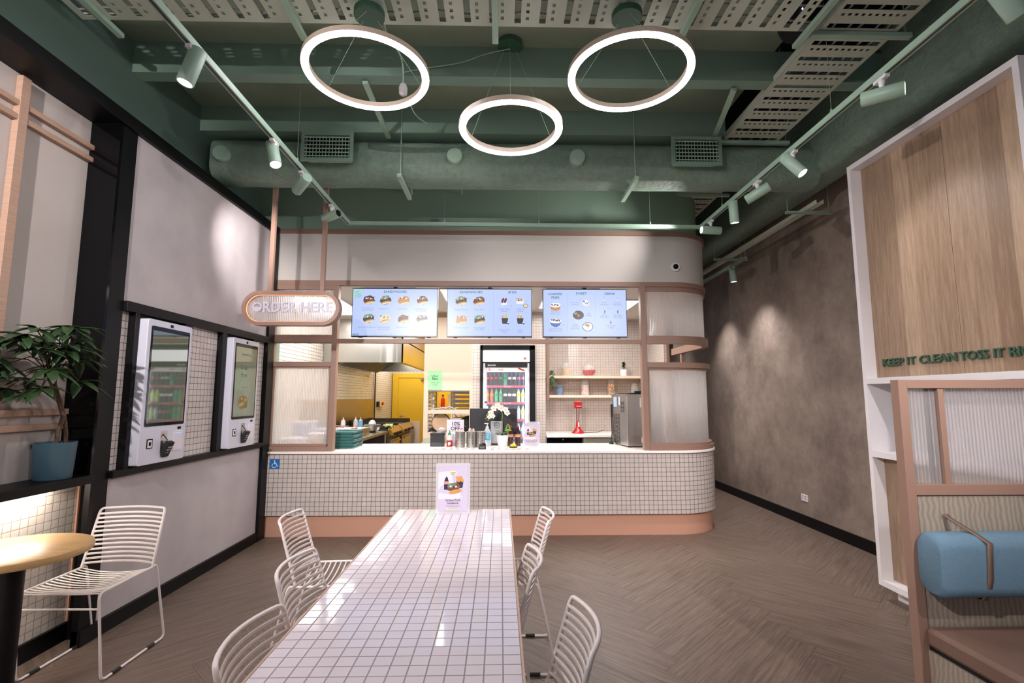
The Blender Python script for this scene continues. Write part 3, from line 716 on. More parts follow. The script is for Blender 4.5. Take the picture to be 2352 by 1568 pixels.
# security dome
t = thing('security_camera', 'small black dome security camera on the white fascia', 'camera', (1.946, 5.40, 2.897))
mb = MB(); mb.lathe((1.955, 5.402, 2.897), [(.052, 0), (.052, -.014), (.046, -.02)], 28, 0, 'y'); mb.build('ring', 'white', t, smooth=40)
mb = MB(); mb.sphere((1.955, 5.385, 2.897), .031, .03, .031, 20); mb.build('dome', 'gloss_black', t, smooth=60)
def spline(P, n=6):
    """rounded run of a slack cable through the given points"""
    P = [Vector(p) for p in P]; out = []
    for i in range(len(P) - 1):
        a = P[max(i - 1, 0)]; b = P[i]; c = P[i + 1]; d = P[min(i + 2, len(P) - 1)]
        for k in range(n):
            t = k / n; out.append(.5 * ((2 * b) + (c - a) * t + (2 * a - 5 * b + 4 * c - d) * t * t + (3 * b - a - 3 * c + d) * t ** 3))
    return out + [P[-1]]
# ------------------------------------------------------------------ CEILING FITTINGS
def ring_light(c, r, can, label):
    x, y, z = c
    t = thing('ring_pendant', label, 'pendant light', (can[0], can[1], can[2] + .04), group='glowing ring pendants')
    def tor(pr, mat, nm):
        n = 72; mb = MB(); k = len(pr); b = 0
        for i in range(n):
            a = 2 * PI * i / n
            for q in pr: mb.v.append((x + (r + q[0]) * math.cos(a), y + (r + q[0]) * math.sin(a), z + q[1]))
        for i in range(n):
            for j in range(k): mb.face((i * k + j, i * k + (j + 1) % k, ((i + 1) % n) * k + (j + 1) % k, ((i + 1) % n) * k + j))
        return mb.build(nm, mat, t, smooth=50)
    tor([(-.0225, .004), (-.017, -.005), (0, -.007), (.017, -.005), (.0225, .004), (.0225, .010), (-.0225, .010)][::-1], 'ring', 'diffuser')
    tor([(-.0245, .0045), (-.0228, .0045), (-.0228, .0102), (.0228, .0102), (.0228, .0045), (.0245, .0045), (.0245, .038), (-.0245, .038)], 'ring_body', 'ring_housing')
    mb = MB(); mb.lathe((can[0], can[1], can[2]), [(.088, 0), (.09, .004), (.09, .038)], 32); mb.build('canopy', 'dark_green', t, smooth=40)
    for k in range(3):
        a = 2 * PI * k / 3 + .5; mb = MB()
        mb.tube([(can[0] + .05 * math.cos(a), can[1] + .05 * math.sin(a), can[2]), (x + r * math.cos(a), y + r * math.sin(a), z + .038)], .0013, 5)
        mb.build('cable', 'pale_green', t)
ring_light((-.895, 3.11, 3.575), .385, (-.79, 2.75, 3.70), 'glowing ring pendant light, left one of the upper pair')
ring_light((.852, 3.06, 3.56), .385, (.752, 2.73, 3.70), 'glowing ring pendant light, right one of the upper pair')
ring_light((.066, 3.27, 3.29), .335, (.062, 3.40, 4.01), 'smallest glowing ring pendant light hanging lowest in the middle')

def track(pts, name, label, hang):
    t = thing(name, label, 'light track', pts[0])
    mb = MB()
    for a, c in zip(pts, pts[1:]):
        a = Vector(a); c = Vector(c); d = (c - a); ln = d.length; d.normalize(); sd = Vector((-d.y, d.x, 0))
        mb.obox((a + c) / 2 + Vector((0, 0, .019)), d * (ln / 2 + .018), sd * .018, (0, 0, .015))
        for s in (-1, 1): mb.obox((a + c) / 2 + sd * s * .0135 + Vector((0, 0, -.001)), d * (ln / 2 + .018), sd * .0045, (0, 0, .005))
    mb.build('rail', 'pale_green', t, bevel=.0015)
    mb = MB()
    for a, c in zip(pts, pts[1:]):
        a = Vector(a); c = Vector(c); d = (c - a); ln = d.length; d.normalize(); sd = Vector((-d.y, d.x, 0))
        mb.obox((a + c) / 2 + Vector((0, 0, .001)), d * ln / 2, sd * .009, (0, 0, .003))
    mb.build('slot', 'steel_dark', t)
    for h in hang:
        mb = MB(); mb.tube([(h[0], h[1], h[2] + .03), (h[0], h[1], h[3])], .0013, 5); mb.lathe((h[0], h[1], h[2] + .03), [(.008, 0), (.008, .03)], 10)
        mb.build('hanger', 'pale_green', t)
TZ = 3.25
track([(-1.60, -1.2, TZ), (-1.60, 5.09, TZ), (2.15, 5.13, TZ), (2.15, -1.2, TZ)], 'light_track', 'pale green U shaped track rail carrying the spotlights below the ceiling',
      [(-1.6, 1.5, TZ, 4.05), (-1.6, 3.75, TZ, 4.05), (.4, 5.11, TZ, 4.05), (2.15, 3.0, TZ, 4.7), (2.15, 4.6, TZ, 4.7), (1.6, 5.12, TZ, 4.05), (-.6, 5.10, TZ, 4.05)])
track([(3.06, 6.0, 3.16), (3.06, 8.6, 3.16)], 'light_track', 'short pale track rail high in the far right corridor', [(3.06, 6.1, 3.16, 4.7), (3.06, 8.0, 3.16, 4.7)])

SPOT_N = [0]
def spotlight(px, py, pz, d, label, on=True, e=30, size=50, blend=1.0, grp='pale green cylinder spotlights on the tracks'):
    """track adapter, stem and a cylinder can aimed along d"""
    d = Vector(d).normalized(); t = thing('track_spotlight', label, 'spotlight', (px, py, pz), group=grp)
    mb = MB(); mb.box(px - .014, px + .014, py - .045, py + .045, pz - .026, pz - .006); mb.lathe((px, py, pz - .085), [(.010, 0), (.013, .03), (.018, .045), (.018, .06)], 14)
    mb.build('adapter', 'white', t, smooth=40)
    c = Vector((px, py, pz - .105)); s = d.cross(ZU)
    if s.length < .05: s = Vector((1, 0, 0))
    s.normalize(); u = s.cross(d).normalized(); mb = MB(); b = 0; n = 28; R = .041; H = .10
    c = c - u * 0 ; rings = [(R * .2, -H), (R * .94, -H), (R, -H + .003), (R, H - .002), (R * .97, H), (R * .86, H), (R * .84, H - .012)]
    for r, h in rings:
        for j in range(n): a = 2 * PI * j / n; mb.v.append(tuple(c + d * h + s * r * math.cos(a) + u * r * math.sin(a)))
    for i in range(len(rings) - 1):
        for j in range(n): mb.face((i * n + j, i * n + (j + 1) % n, (i + 1) * n + (j + 1) % n, (i + 1) * n + j))
    mb.face(list(range(n))[::-1]); mb.build('can', 'pale_green', t, smooth=40)
    mb = MB(); mb.poly([tuple(c + d * (H - .011) + (s * math.cos(2 * PI * j / n) + u * math.sin(2 * PI * j / n)) * R * .85) for j in range(n)])
    mb.build('lens', 'lens' if on else 'lens_off', t)
    if on:
        ld = bpy.data.lights.new('spot', 'SPOT'); lo = bpy.data.objects.new('spot_lamp', ld); COL.objects.link(lo); lo.parent = t
        lo.location = c + d * (H + .006) - t.location; lo.rotation_euler = d.to_track_quat('-Z', 'Y').to_euler()
        ld.energy = e; ld.spot_size = math.radians(size); ld.spot_blend = blend; ld.shadow_soft_size = .035; ld.color = (1, .93, .925)
spotlight(-1.6, 2.43, TZ, (-.24, -.10, -1), 'nearest spotlight on the left track rail, aimed down at the alcove', e=24)
spotlight(-1.6, 3.36, TZ, (.34, -.30, -1), 'track spotlight aimed down towards the table, above the left kiosk', e=34, size=70)
spotlight(-1.6, 3.86, TZ, (-.87, .85, -.36), 'left track spotlight turned away towards the grey plaster wall', e=95, size=60)
spotlight(-1.6, 4.56, TZ, (.9, -.55, .10), 'unlit track spotlight beside the order sign post, lying level', on=False)
spotlight(2.15, 1.90, TZ, (.6, .05, -.8), 'green spotlight cut off by the top right corner', e=8, size=80)
spotlight(2.15, 2.58, TZ, (1, -.95, -.10), 'track spotlight lying level and pointing at the oak cabinet', e=3, size=70)
spotlight(2.15, 3.44, TZ, (.5, -.5, -1), 'track spotlight tilted down beside the white cabinet corner', e=26, size=90)
spotlight(2.15, 3.95, TZ, (-.75, .62, -.40), 'track spotlight turned away towards the fascia, second right of the grille', e=26, size=60)
spotlight(2.15, 4.38, TZ, (.10, .10, -1), 'track spotlight pointing straight down, beside the curved fascia', e=150, size=80)
spotlight(2.15, 4.88, TZ, (-1, -.02, .03), 'track spotlight lying level at the corner of the track', e=80, size=120)
spotlight(3.06, 6.35, 3.16, (.10, 0, -1), 'lone small spotlight on the far corridor track', e=85, size=100)
# unseen fittings like these, most added to brighten counter, table, walls and corridor
for x, y, d, e_, lab in ((-1.6, 1.2, (.45, .25, -.8), 110, 'unseen track spotlight added to brighten the tiled table'), (-1.6, .1, (.30, 1, -.50), 430, 'track spotlight added behind the viewer on the left rail to light the counter'),
                     (-1.6, -.9, (-.10, 1, -.13), 800, 'rearmost unseen track spotlight, added on the left rail to light the fascia'), (2.15, .9, (.2, .6, -1), 80, 'unseen track spotlight added above the blue booth seat'),
                     (2.15, -.2, (-.25, 1, -.50), 400, 'track spotlight added behind the viewer on the right rail to light the counter'), (-1.6, -.4, (1, .98, -.42), 520, 'track spotlight added behind the viewer to brighten the oak cabinet'), (2.15, -.9, (-1, 1.45, -.42), 230, 'track spotlight added behind the viewer to brighten the kiosk wall'), (3.06, 7.4, (.08, 0, -1), 95, 'corridor track spotlight hidden by the curved screen'), (3.06, 8.4, (-.3, .8, -1), 160, 'last corridor track spotlight, unseen and added to brighten the olive end wall')):
    spotlight(x, y, TZ if x < 3 else 3.16, d, lab, e=e_, size=56 if e_ > 200 else 90)

# ducts
def duct(P0, P1, axis, prof, name, label, wob=.006, n=50):
    t = MB(); k = len(prof); rn = random.Random(5)
    for i in range(n + 1):
        a = P0 + (P1 - P0) * i / n
        for p in prof:
            u = p[0] + (rn.random() - .5) * wob; z = p[1] + (rn.random() - .5) * wob
            t.v.append((a, u, z) if axis == 'x' else (u, a, z))
    for i in range(n):
        for j in range(k): t.face((i * k + j, i * k + (j + 1) % k, (i + 1) * k + (j + 1) % k, (i + 1) * k + j))
    t.face(list(range(k))[::-1]); t.face([n * k + j for j in range(k)])
    o = t.build(name, 'green_duct', smooth=60); return tag(o, label, 'air duct')
duct(-2.62, 2.96, 'x', rrect(4.31, 4.66, 3.42, 3.795, .12, 6), 'air_duct', 'wide wrapped green air duct running across the room with two grilles')
duct(-1.6, 8.2, 'y', rrect(2.90, 3.27, 3.50, 4.3, .11, 6), 'air_duct', 'long green air duct running along the right wall')
def grille(x0, x1, z0, z1, y, label):
    t = thing('air_grille', label, 'air grille', ((x0 + x1) / 2, y, z0), group='green supply grilles on the duct')
    mb = MB(); f = .03
    for a in ((x0, x1, z0, z0 + f), (x0, x1, z1 - f, z1), (x0, x0 + f, z0 + f, z1 - f), (x1 - f, x1, z0 + f, z1 - f)): mb.box(a[0], a[1], y, y + .02, a[2], a[3])
    mb.build('frame', 'green', t)
    mb = MB(); b = 0
    for s in (0, 1):
        yy = y + .02 if s == 0 else 4.36; q = .0 if s == 0 else .05
        mb.v += [(x0 + .01 + q, yy, z0 + .01 + q), (x1 - .01 - q, yy, z0 + .01 + q), (x1 - .01 - q, yy, z1 - .01), (x0 + .01 + q, yy, z1 - .01)]
    for i in range(4): mb.face((i, (i + 1) % 4, 4 + (i + 1) % 4, 4 + i))
    mb.build('neck', 'pale_green', t)
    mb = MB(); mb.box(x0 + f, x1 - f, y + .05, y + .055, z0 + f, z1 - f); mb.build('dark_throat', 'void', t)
    mb = MB()
    for i in range(6): z = z0 + f + (z1 - z0 - 2 * f) * (i + .5) / 6; mb.box(x0 + f, x1 - f, y + .004, y + .012, z - .004, z + .004)
    for i in range(14): x = x0 + f + (x1 - x0 - 2 * f) * (i + .5) / 14; mb.box(x - .002, x + .002, y + .014, y + .022, z0 + f, z1 - f)
    mb.build('louvres', 'pale_green', t)
grille(-1.755, -1.30, 3.50, 3.765, 4.17, 'green air grille box on the duct, left one')
grille(1.52, 1.97, 3.50, 3.765, 4.17, 'green air grille box on the duct, right one beside the cable tray')
for x, lab in ((-2.50, 'round green vent stub near the left wall'), (-.42, 'round green vent stub left of the middle'), (.69, 'round green vent stub right of the middle')):
    t = thing('round_vent', lab, 'vent', (x, 4.31, 3.61), group='round vent stubs on the green duct')
    mb = MB(); mb.lathe((x, 4.315, 3.61), [(.072, 0), (.072, -.05), (.066, -.06), (.02, -.062)], 26, 0, 'y'); mb.build('cap', 'pale_green', t, smooth=40)
    mb = MB(); mb.lathe((x, 4.318, 3.60), [(.086, 0), (.084, -.008)], 9, 0, 'y'); mb.build('collar', 'green_duct', t)
# duct hanger rods with short struts
for x, dx, lab in ((-.90, .06, 'threaded rod with strut holding the duct, left of the middle'), (1.21, -.06, 'threaded rod with strut holding the duct, right of the middle')):
    t = thing('duct_hanger', lab, 'duct hanger', (x, 4.25, 3.36))
    mb = MB(); mb.tube([(x, 4.26, 3.36), (x, 4.26, 4.05)], .004, 8); mb.build('rod', 'pale_green', t)
    mb = MB(); mb.obox((x, 4.47, 3.392), (.02, 0, 0), (0, .26, 0), (0, 0, .018)); mb.build('strut', 'pale_green', t, bevel=.003)
# strut brackets across the beams
for (x0, y0, z0), (x1, y1, z1), lab in (((-1.02, 3.5, 3.80), (-1.02, 4.30, 3.80), 'pale strut under the beams seen through the left ring'), ((1.78, 3.52, 3.80), (1.95, 4.32, 3.80), 'pale strut under the beams beside the cable tray')):
    mb = MB(); mb.obox(((x0 + x1) / 2, (y0 + y1) / 2, z0 - .012), ((x1 - x0) / 2, (y1 - y0) / 2, 0), (.02, 0, 0), (0, 0, .012))
    tag(mb.build('ceiling_strut', 'pale_green', bevel=.002), lab, 'ceiling strut')

# cable trays: pressed steel with wide slots and rows of small holes
def plate(xs, ys, hole, z, swap, th=.003):
    mb = MB(); idx = {}
    def vid(i, j):
        if (i, j) not in idx:
            idx[(i, j)] = len(mb.v); mb.v.append((xs[i], ys[j], z) if not swap else (ys[j], xs[i], z))
        return idx[(i, j)]
    for i in range(len(xs) - 1):
        for j in range(len(ys) - 1):
            if not hole(i, j): mb.face((vid(i, j), vid(i + 1, j), vid(i + 1, j + 1), vid(i, j + 1)))
    return mb
def tray(a0, a1, b0, b1, z, swap, label, rail=.05, per=.155):
    t = thing('cable_tray', label, 'cable tray', ((a0 + a1) / 2, (b0 + b1) / 2, z) if not swap else ((b0 + b1) / 2, (a0 + a1) / 2, z))
    xs = []; typ = []
    n = int((a1 - a0) / per)
    for i in range(n):
        q = a0 + i * per
        for w_, k in ((.045, 's'), (.040, 'B'), (.030, 's'), (.020, 'h'), (.020, 's')): xs.append(q); typ.append(k); q += w_
    xs.append(a0 + n * per)
    m = 21; ys = [b0, b0 + .03] + [b0 + .03 + (b1 - b0 - .06) * j / m for j in range(1, m)] + [b1 - .03, b1]
    def hole(i, j):
        if j == 0 or j == len(ys) - 2: return False
        return (typ[i] == 'B') or (typ[i] == 'h' and j % 2 == 0)
    mb = plate(xs, ys, hole, z, swap); o = mb.build('perforated_bed', 'tray_green', t)
    md = o.modifiers.new('th', 'SOLIDIFY'); md.thickness = .003
    for b in (b0, b1):
        mb = MB()
        if not swap: mb.box(a0, a1, b - .002, b + .002, z, z + rail)
        else: mb.box(b - .002, b + .002, a0, a1, z, z + rail)
        mb.build('side_rail', 'tray_green', t)
    mb = MB(); rn = random.Random(3)
    for k in range(5):
        pts = []; c0 = b0 + .08 + (b1 - b0 - .16) * k / 4
        for i in range(26): q = a0 + (a1 - a0) * i / 25; c = c0 + (rn.random() - .5) * .05; pts.append((q, c, z + .014) if not swap else (c, q, z + .014))
        mb.tube(pts, .007, 6)
    mb.build('cables', plain('grey_cable', rgb(150, 148, 150), .5), t)
    return t
t1 = tray(-2.6, 2.0, 2.28, 2.90, 3.78, False, 'perforated pale green cable tray crossing the ceiling at the top')
t2 = tray(2.6 - .1, 6.4, 2.05, 2.56, 3.80, True, 'perforated pale green cable tray running back above the right side')
for t, xs in ((t1, (-2.45, -1.28, -.04, 1.16, 1.95)),):
    for x in xs:
        mb = MB(); mb.box(x - .02, x + .02, 2.12, 3.02, 3.745, 3.775); mb.build('support_strut', 'pale_green', t, bevel=.003)
for y in (2.93, 4.30, 5.5):
    mb = MB(); mb.box(2.0, 2.66, y - .02, y + .02, 3.765, 3.795); mb.build('support_strut', 'pale_green', t2, bevel=.003)
    mb = MB(); mb.tube([(2.03, y, 3.77), (2.03, y, 4.72)], .004, 6); mb.tube([(2.63, y, 3.77), (2.63, y, 4.72)], .004, 6); mb.build('threaded_rod', 'pale_green', t2)
# corridor cable tray and loose fittings on the right
mb = MB(); mb.obox((3.15, 6.4, 3.35), (0, 1.75, 0), (.035, 0, 0), (0, 0, .004)); mb.box(3.11, 3.116, 4.65, 8.1, 3.35, 3.385); mb.box(3.18, 3.186, 4.65, 8.1, 3.35, 3.385)
t = thing('cable_tray', 'narrow perforated cable tray hanging below the duct in the corridor', 'cable tray', (3.15, 6.4, 3.35)); mb.build('channel', 'tray_green', t)
mb = MB()
for y in (4.85, 6.6): mb.box(2.92, 3.40, y - .015, y + .015, 3.315, 3.34); mb.tube([(2.94, y, 3.33), (2.94, y, 3.55)], .004, 6); mb.tube([(3.37, y, 3.33), (3.37, y, 3.9)], .004, 6)
mb.build('trapeze_hanger', 'pale_green', t)
mb = MB(); mb.box(-2.45, -2.41, 2.95, 3.15, 3.70, 3.73)
# flex and junction pods over the left ring
mb = MB(); mb.tube(spline([(.06, 3.40, 4.0), (-.12, 3.42, 3.97), (-.3, 3.42, 3.90), (-.55, 3.43, 3.86), (-.72, 3.44, 3.83)]), .004, 6)
tag(mb.build('power_cable', 'pale_green'), 'thin pale cable drooping from the middle green canopy', 'cable')
t = thing('cable_drop', 'twisted pale cables with white junction pod hanging behind the left ring', 'cable', (-.72, 3.3, 3.6))
mb = MB(); mb.tube(spline([(-.80, 2.95, 4.05), (-.75, 3.0, 3.95), (-.78, 3.1, 3.9), (-.72, 3.25, 3.85), (-.70, 3.3, 3.78), (-.72, 3.42, 3.72)]), .006, 6); mb.tube(spline([(-.70, 3.45, 3.66), (-.66, 3.6, 3.6), (-.62, 3.9, 3.7), (-.6, 4.2, 3.82)]), .003, 6); mb.build('flex', 'pale_green', t, smooth=60)
mb = MB(); mb.lathe((-.72, 3.43, 3.64), [(.012, 0), (.03, .015), (.032, .06), (.02, .09)], 14); mb.build('junction_pod', 'white', t, smooth=40)
mb = MB(); mb.lathe((1.98, 3.02, 3.86), [(.10, 0), (.12, .05), (.12, .18)], 26); t = thing('ceiling_speaker', 'round black ceiling unit with two tiny blue lights beside the tray', 'speaker', (1.98, 3.02, 3.86)); mb.build('housing', 'void', t, smooth=40)
mb = MB(); mb.box(1.935, 1.942, 2.895, 2.90, 3.90, 3.915); mb.box(1.935, 1.942, 2.895, 2.90, 3.93, 3.94); mb.build('indicator', emit('blue_led', (.5, .6, 1, 1), 4), t)
for x, lab in ((-1.02, 'white pipe end under the duct at the left'), (-.45, 'thin pipe stub under the duct near the middle')):
    mb = MB(); mb.tube([(x, 5.44, 3.74), (x + .03, 5.2, 3.78)], .018 if x < -1 else .008, 10); tag(mb.build('pipe_stub', 'pale_green'), lab, 'pipe')
# ------------------------------------------------------------------ KIOSKS on the left wall
def kiosk(y0, y1, label, art):
    X0, X1 = -2.474, -2.38; z0, z1 = .995, 1.98; W = y1 - y0
    t = thing('ordering_kiosk', label, 'kiosk', (X0, (y0 + y1) / 2, z0), group='self ordering kiosks')
    def pr(P, x0, x1, mat, nm, par=None, **k):
        mb = MB(); mb.prism(P, (x0, 0, 0), YU, ZU, (x1 - x0, 0, 0)); return mb.build(nm, mat, par or t, **k)
    # frame lozenge: shell with a pocket for the terminal
    pc = (y0 + W * .50, y0 + W * .64); pz = (z0 + .035, z0 + .19)
    pr(rrect(y0, y1, z0, z1, .018), X0, X1, plain('kiosk_white', rgb(214, 214, 228), .3, var=.01), 'shell', smooth=40, bevel=.003)
    g = pr(rrect(y0 + .035, y1 - .03, 1.25, z1 - .045, .012), X1, X1 + .003, 'gloss_black', 'screen_bezel')
    sc, nt, b = new_mat('kiosk_display'); b.inputs['Base Color'].default_value = rgb(40, 46, 40); b.inputs['Roughness'].default_value = .03; b.inputs['IOR'].default_value = 2.1
    b.inputs['Emission Color'].default_value = rgb(150, 160, 132); b.inputs['Emission Strength'].default_value = .34 if art else .16
    d = MB(); d.poly([(X1 + .0034, y0 + .05, 1.272), (X1 + .0034, y1 - .045, 1.272), (X1 + .0034, y1 - .045, z1 - .075), (X1 + .0034, y0 + .05, z1 - .075)])
    D = d.build('display', sc, t)
    # text on the page: read along +Y from the room side
    u, v = -YU * -1, ZU
    mb = MB(); yc = (y0 + y1) / 2; gx = X1 + .004
    if art: mb.text('Sandwich Bar', (gx, yc, 1.83), u, v, .032, 0); mb.text('Order', (gx, yc - .03, 1.70), u, v, .065, 0, 0, .8); mb.text('Here', (gx, yc - .03, 1.63), u, v, .065, 0, 0, .8)
    mb.text('PLEASE TOUCH', (gx, yc, 1.53), u, v, .016, 0)
    if art: mb.build('lettering', plain('kiosk_ink', rgb(84, 104, 90), .5), D)
    if art:
        mb = MB(); rn = random.Random(4)
        mb.poly([(gx, yc - .02 + p[0], 1.40 + p[1]) for p in blob(0, 0, .085, .065, 16, .08, .1, rn)], 0)
        for i in range(14): mb.poly([(gx + .0005 + i * .00005, yc - .02 + p[0], 1.40 + p[1]) for p in blob((rn.random() - .5) * .12, (rn.random() - .5) * .08, .02, .014, 7, .3, 0, rn)], 1 + i % 2)
        mb.build('food_picture', [emit('kiosk_bun', rgb(170, 120, 70), .5), emit('kiosk_bun_light', rgb(200, 180, 120), .5), emit('kiosk_green', rgb(120, 130, 60), .5)], D)
    mb = MB(); mb.box(X1, X1 + .003, yc - .014, yc + .014, 1.945, 1.965); mb.build('camera_window', 'gloss_black', t)
    mb = MB(); mb.prism(rrect(y0 + W * .15, y0 + W * .15 + .055, 1.10, 1.165, .004), (X1, 0, 0), YU, ZU, (.003, 0, 0)); s = mb.build('code_scanner', 'gloss_black', t)
    mb = MB(); mb.prism(rrect(y0 + W * .15 + .007, y0 + W * .15 + .048, 1.107, 1.158, .003), (X1 + .003, 0, 0), YU, ZU, (.001, 0, 0)); mb.build('scanner_window', 'white', s)
    mb = MB(); mb.box(X1 + .004, X1 + .005, y0 + W * .15 + .018, y0 + W * .15 + .038, 1.12, 1.145); mb.build('scanner_eye', 'gloss_black', s)
    mb = MB(); mb.box(X1 - .002, X1 + .002, y0 + .21, y0 + .275, 1.06, 1.21); mb.build('terminal_recess', 'steel', t)
    mb = MB(); mb.tube([(X1, y0 + .23, 1.19), (X1 + .03, y0 + .235, 1.15), (X1 + .02, y0 + .24, 1.12)], .004, 6); mb.obox((X1 + .022, y0 + .25, 1.085), (.014, 0, -.006), (0, .032, 0), (.02, 0, .05)); k = mb.build('card_terminal', 'rubber', t, bevel=.004)
    mb = MB()
    for i in range(3):
        for j in range(3): mb.obox((X1 + .0375 + .0095 * (1 - j) * .9 - .003, y0 + .235 + .015 * i, 1.083 + .017 * (1 - j) - .004), (.003, 0, 0), (0, .005, 0), (0, 0, .005))
    mb.build('keypad', plain('keypad_grey', rgb(150, 150, 146), .5), k)
    mb = MB(); mb.box(X1, X1 + .004, y0 + W * .72, y0 + W * .93, 1.06, 1.20); mb.build('receipt_flap', plain('kiosk_cream', rgb(226, 218, 224), .35), t, bevel=.001)
    mb = MB(); mb.box(X1 + .004, X1 + .005, y0 + W * .75, y0 + W * .90, 1.183, 1.190); mb.build('slot_light', emit('slot_blue', (.35, .45, 1, 1), 1.2), t)
    mb = MB(); mb.box(X1, X1 + .002, y0 + W * .80, y0 + W * .88, 1.215, 1.233); mb.build('sensor_window', 'gloss_black', t)
    return t
kiosk(3.375, 3.855, 'tall white ordering kiosk nearer the plant, its screen mirroring the fridge', False)
kiosk(4.455, 4.925, 'tall white ordering kiosk nearer the counter, screen reading Order Here', True)
# red neon sign piece whose glow is mirrored by the black panel
# ------------------------------------------------------------------ CHAIRS
def wire_chair():
    t = thing('wire_chair', 'white', 'chair', (0, 0, 0), group='white wire dining chairs')
    hw = .205
    def arc3(a, b, sag, k, n=10):
        out = []
        for i in range(n + 1):
            u = i / n; p = Vector(a).lerp(Vector(b), u); w_ = 4 * u * (1 - u); out.append(p + Vector(k) * (sag * w_))
        return out
    def rnd_path(P, r, n=4):
        out = [Vector(P[0])]
        for i in range(1, len(P) - 1):
            a, b, c = Vector(P[i - 1]), Vector(P[i]), Vector(P[i + 1]); p = b + (a - b).normalized() * min(r, (a - b).length / 2); q = b + (c - b).normalized() * min(r, (c - b).length / 2)
            for k in range(n + 1): s = k / n; out.append(p * (1 - s) ** 2 + b * 2 * s * (1 - s) + q * s * s)
        return out + [Vector(P[-1])]
    yf, yb = -.205, .185
    for s in (-1, 1):
        mb = MB(); x = s * hw
        P = [(x, yb - .01, .455), (x, yb + .03, .462), (x * 1.04, yb + .135, .008), (x * 1.04, yf + .045, .008), (x, yf - .005, .452), (x, yb - .01, .455)]
        mb.tube(rnd_path(P, .035), .0068, 8); o = mb.build('side_frame', 'chair', t, smooth=50, world=False)
        for y in (-.06, .20):
            g = MB(); g.tube([(x * 1.04, y - .028, .009), (x * 1.04, y + .028, .009)], .0095, 10); g.build('floor_glide', 'rubber', o, world=False)
    mb = MB()
    for i in range(14): y = yf + (yb - yf) * i / 13; mb.tube(arc3((-hw, y, .452), (hw, y, .452), .026 * min(1, (i + 1) / 5), (0, 0, -1)), .0045, 6, flat=.8)
    mb.build('seat', 'chair', t, smooth=50, world=False)
    mb = MB(); hb = .198; top = (.772, .275)
    P = [(-hw, yb - .005, .455), (-hb * .98, top[1], top[0]), (0, top[1] + .045, top[0] + .004), (hb * .98, top[1], top[0]), (hw, yb - .005, .455)]
    top_arc = arc3((-hb * .98, top[1], top[0]), (hb * .98, top[1], top[0]), .05, (0, 1, 0), 12)
    path = rnd_path([(-hw, yb - .005, .455), top_arc[0], top_arc[1]], .03) + top_arc[2:-2] + rnd_path([top_arc[-2], top_arc[-1], (hw, yb - .005, .455)], .03)
    mb.tube(path, .0075, 8); o = mb.build('backrest_frame', 'chair', t, smooth=50, world=False)
    mb = MB()
    for i in range(12):
        u = .07 + i * .076; y = yb - .005 + (top[1] - yb) * u; z = .455 + (top[0] - .455) * u; x = hw + (hb * .98 - hw) * u
        mb.tube(arc3((-x, y, z), (x, y, z), .05, (0, 1, 0), 12), .0045, 6, flat=1.5)
    mb.build('backrest', 'chair', t, smooth=50, world=False)
    mb = MB(); mb.tube([(-hw, yf, .375), (hw, yf, .375)], .0055, 8); mb.build('stretcher', 'chair', t, world=False)
    return t
ch = wire_chair()
ch.location = (-2.25, 2.915, 0); ch['label'] = 'white wire chair facing the viewer beside the round wooden table'
Q = PI / 2
for x, y, rz, lab in ((-.915, 2.98, Q + .09, 'white wire chair at far left corner of the tiled table'),
                      (-.560, 2.155, Q, 'white wire chair in the middle of the table left side'),
                      (-.441, 1.54, Q, 'nearest white wire chair at the left edge of the table'),
                      (-.017, 2.98, -Q, 'white wire chair at far right corner of the tiled table, feet in view'),
                      (-.15, 2.20, -Q, 'white wire chair pushed under the middle of the table right side'),
                      (-.030, 1.59, -Q, 'nearest white wire chair standing off the table right edge')):
    dup(ch, (x, y, 0), rz, lab)
# ------------------------------------------------------------------ TABLES
t = thing('dining_table', 'long white tiled table running towards the counter', 'table', (-.29, 1.9, 0))
TY0, TY1, TX0, TX1 = .46, 3.207, -.63, .058
mb = MB(); mb.v += [(TX0, TY0, .75), (TX1, TY0, .75), (TX1, TY1, .75), (TX0, TY1, .75), (TX0, TY0, .742), (TX1, TY0, .742), (TX1, TY1, .742), (TX0, TY1, .742)]
W_ = TX1 - TX0
mb.face((0, 1, 2, 3), 0, [(0, 0), (W_, 0), (W_, TY1 - TY0), (0, TY1 - TY0)])
for q in ((0, 4, 5, 1), (1, 5, 6, 2), (2, 6, 7, 3), (3, 7, 4, 0), (4, 7, 6, 5)): mb.face(q, 0)
mb.build('tiled_top', 'tile_table', t)
mb = MB()
for a in ((TX0 - .006, TX0, TY0, TY1), (TX1, TX1 + .006, TY0, TY1), (TX0 - .006, TX1 + .006, TY1, TY1 + .006), (TX0 - .006, TX1 + .006, TY0 - .006, TY0)): mb.box(*a, .70, .751)
mb.box(TX0, TX1, TY0, TY1, .705, .742); mb.build('timber_edge', plain('pale_timber_edge', rgb(206, 172, 148), .5), t)
for y in (TY0 + .25, TY1 - .35):
    mb = MB(); mb.box((TX0 + TX1) / 2 - .04, (TX0 + TX1) / 2 + .04, y - .04, y + .04, .012, .705); mb.build('leg', 'white', t, bevel=.003)
    mb = MB(); mb.box((TX0 + TX1) / 2 - .17, (TX0 + TX1) / 2 + .17, y - .2, y + .2, 0, .012); mb.build('foot_plate', 'white', t, bevel=.003)
t = thing('round_table', 'round honey wood cafe table on a black column, at the left edge', 'table', (-2.305, 2.50, 0))
mb = MB(); mb.lathe((-2.305, 2.50, .695), [(.282, 0), (.295, .005), (.30, .02), (.296, .034), (.282, .038)], 72); mb.build('tabletop', 'table_wood', t, smooth=40)
mb = MB(); mb.lathe((-2.305, 2.50, 0.012), [(.05, 0), (.05, .683)], 24); mb.build('column', 'black', t, smooth=40)
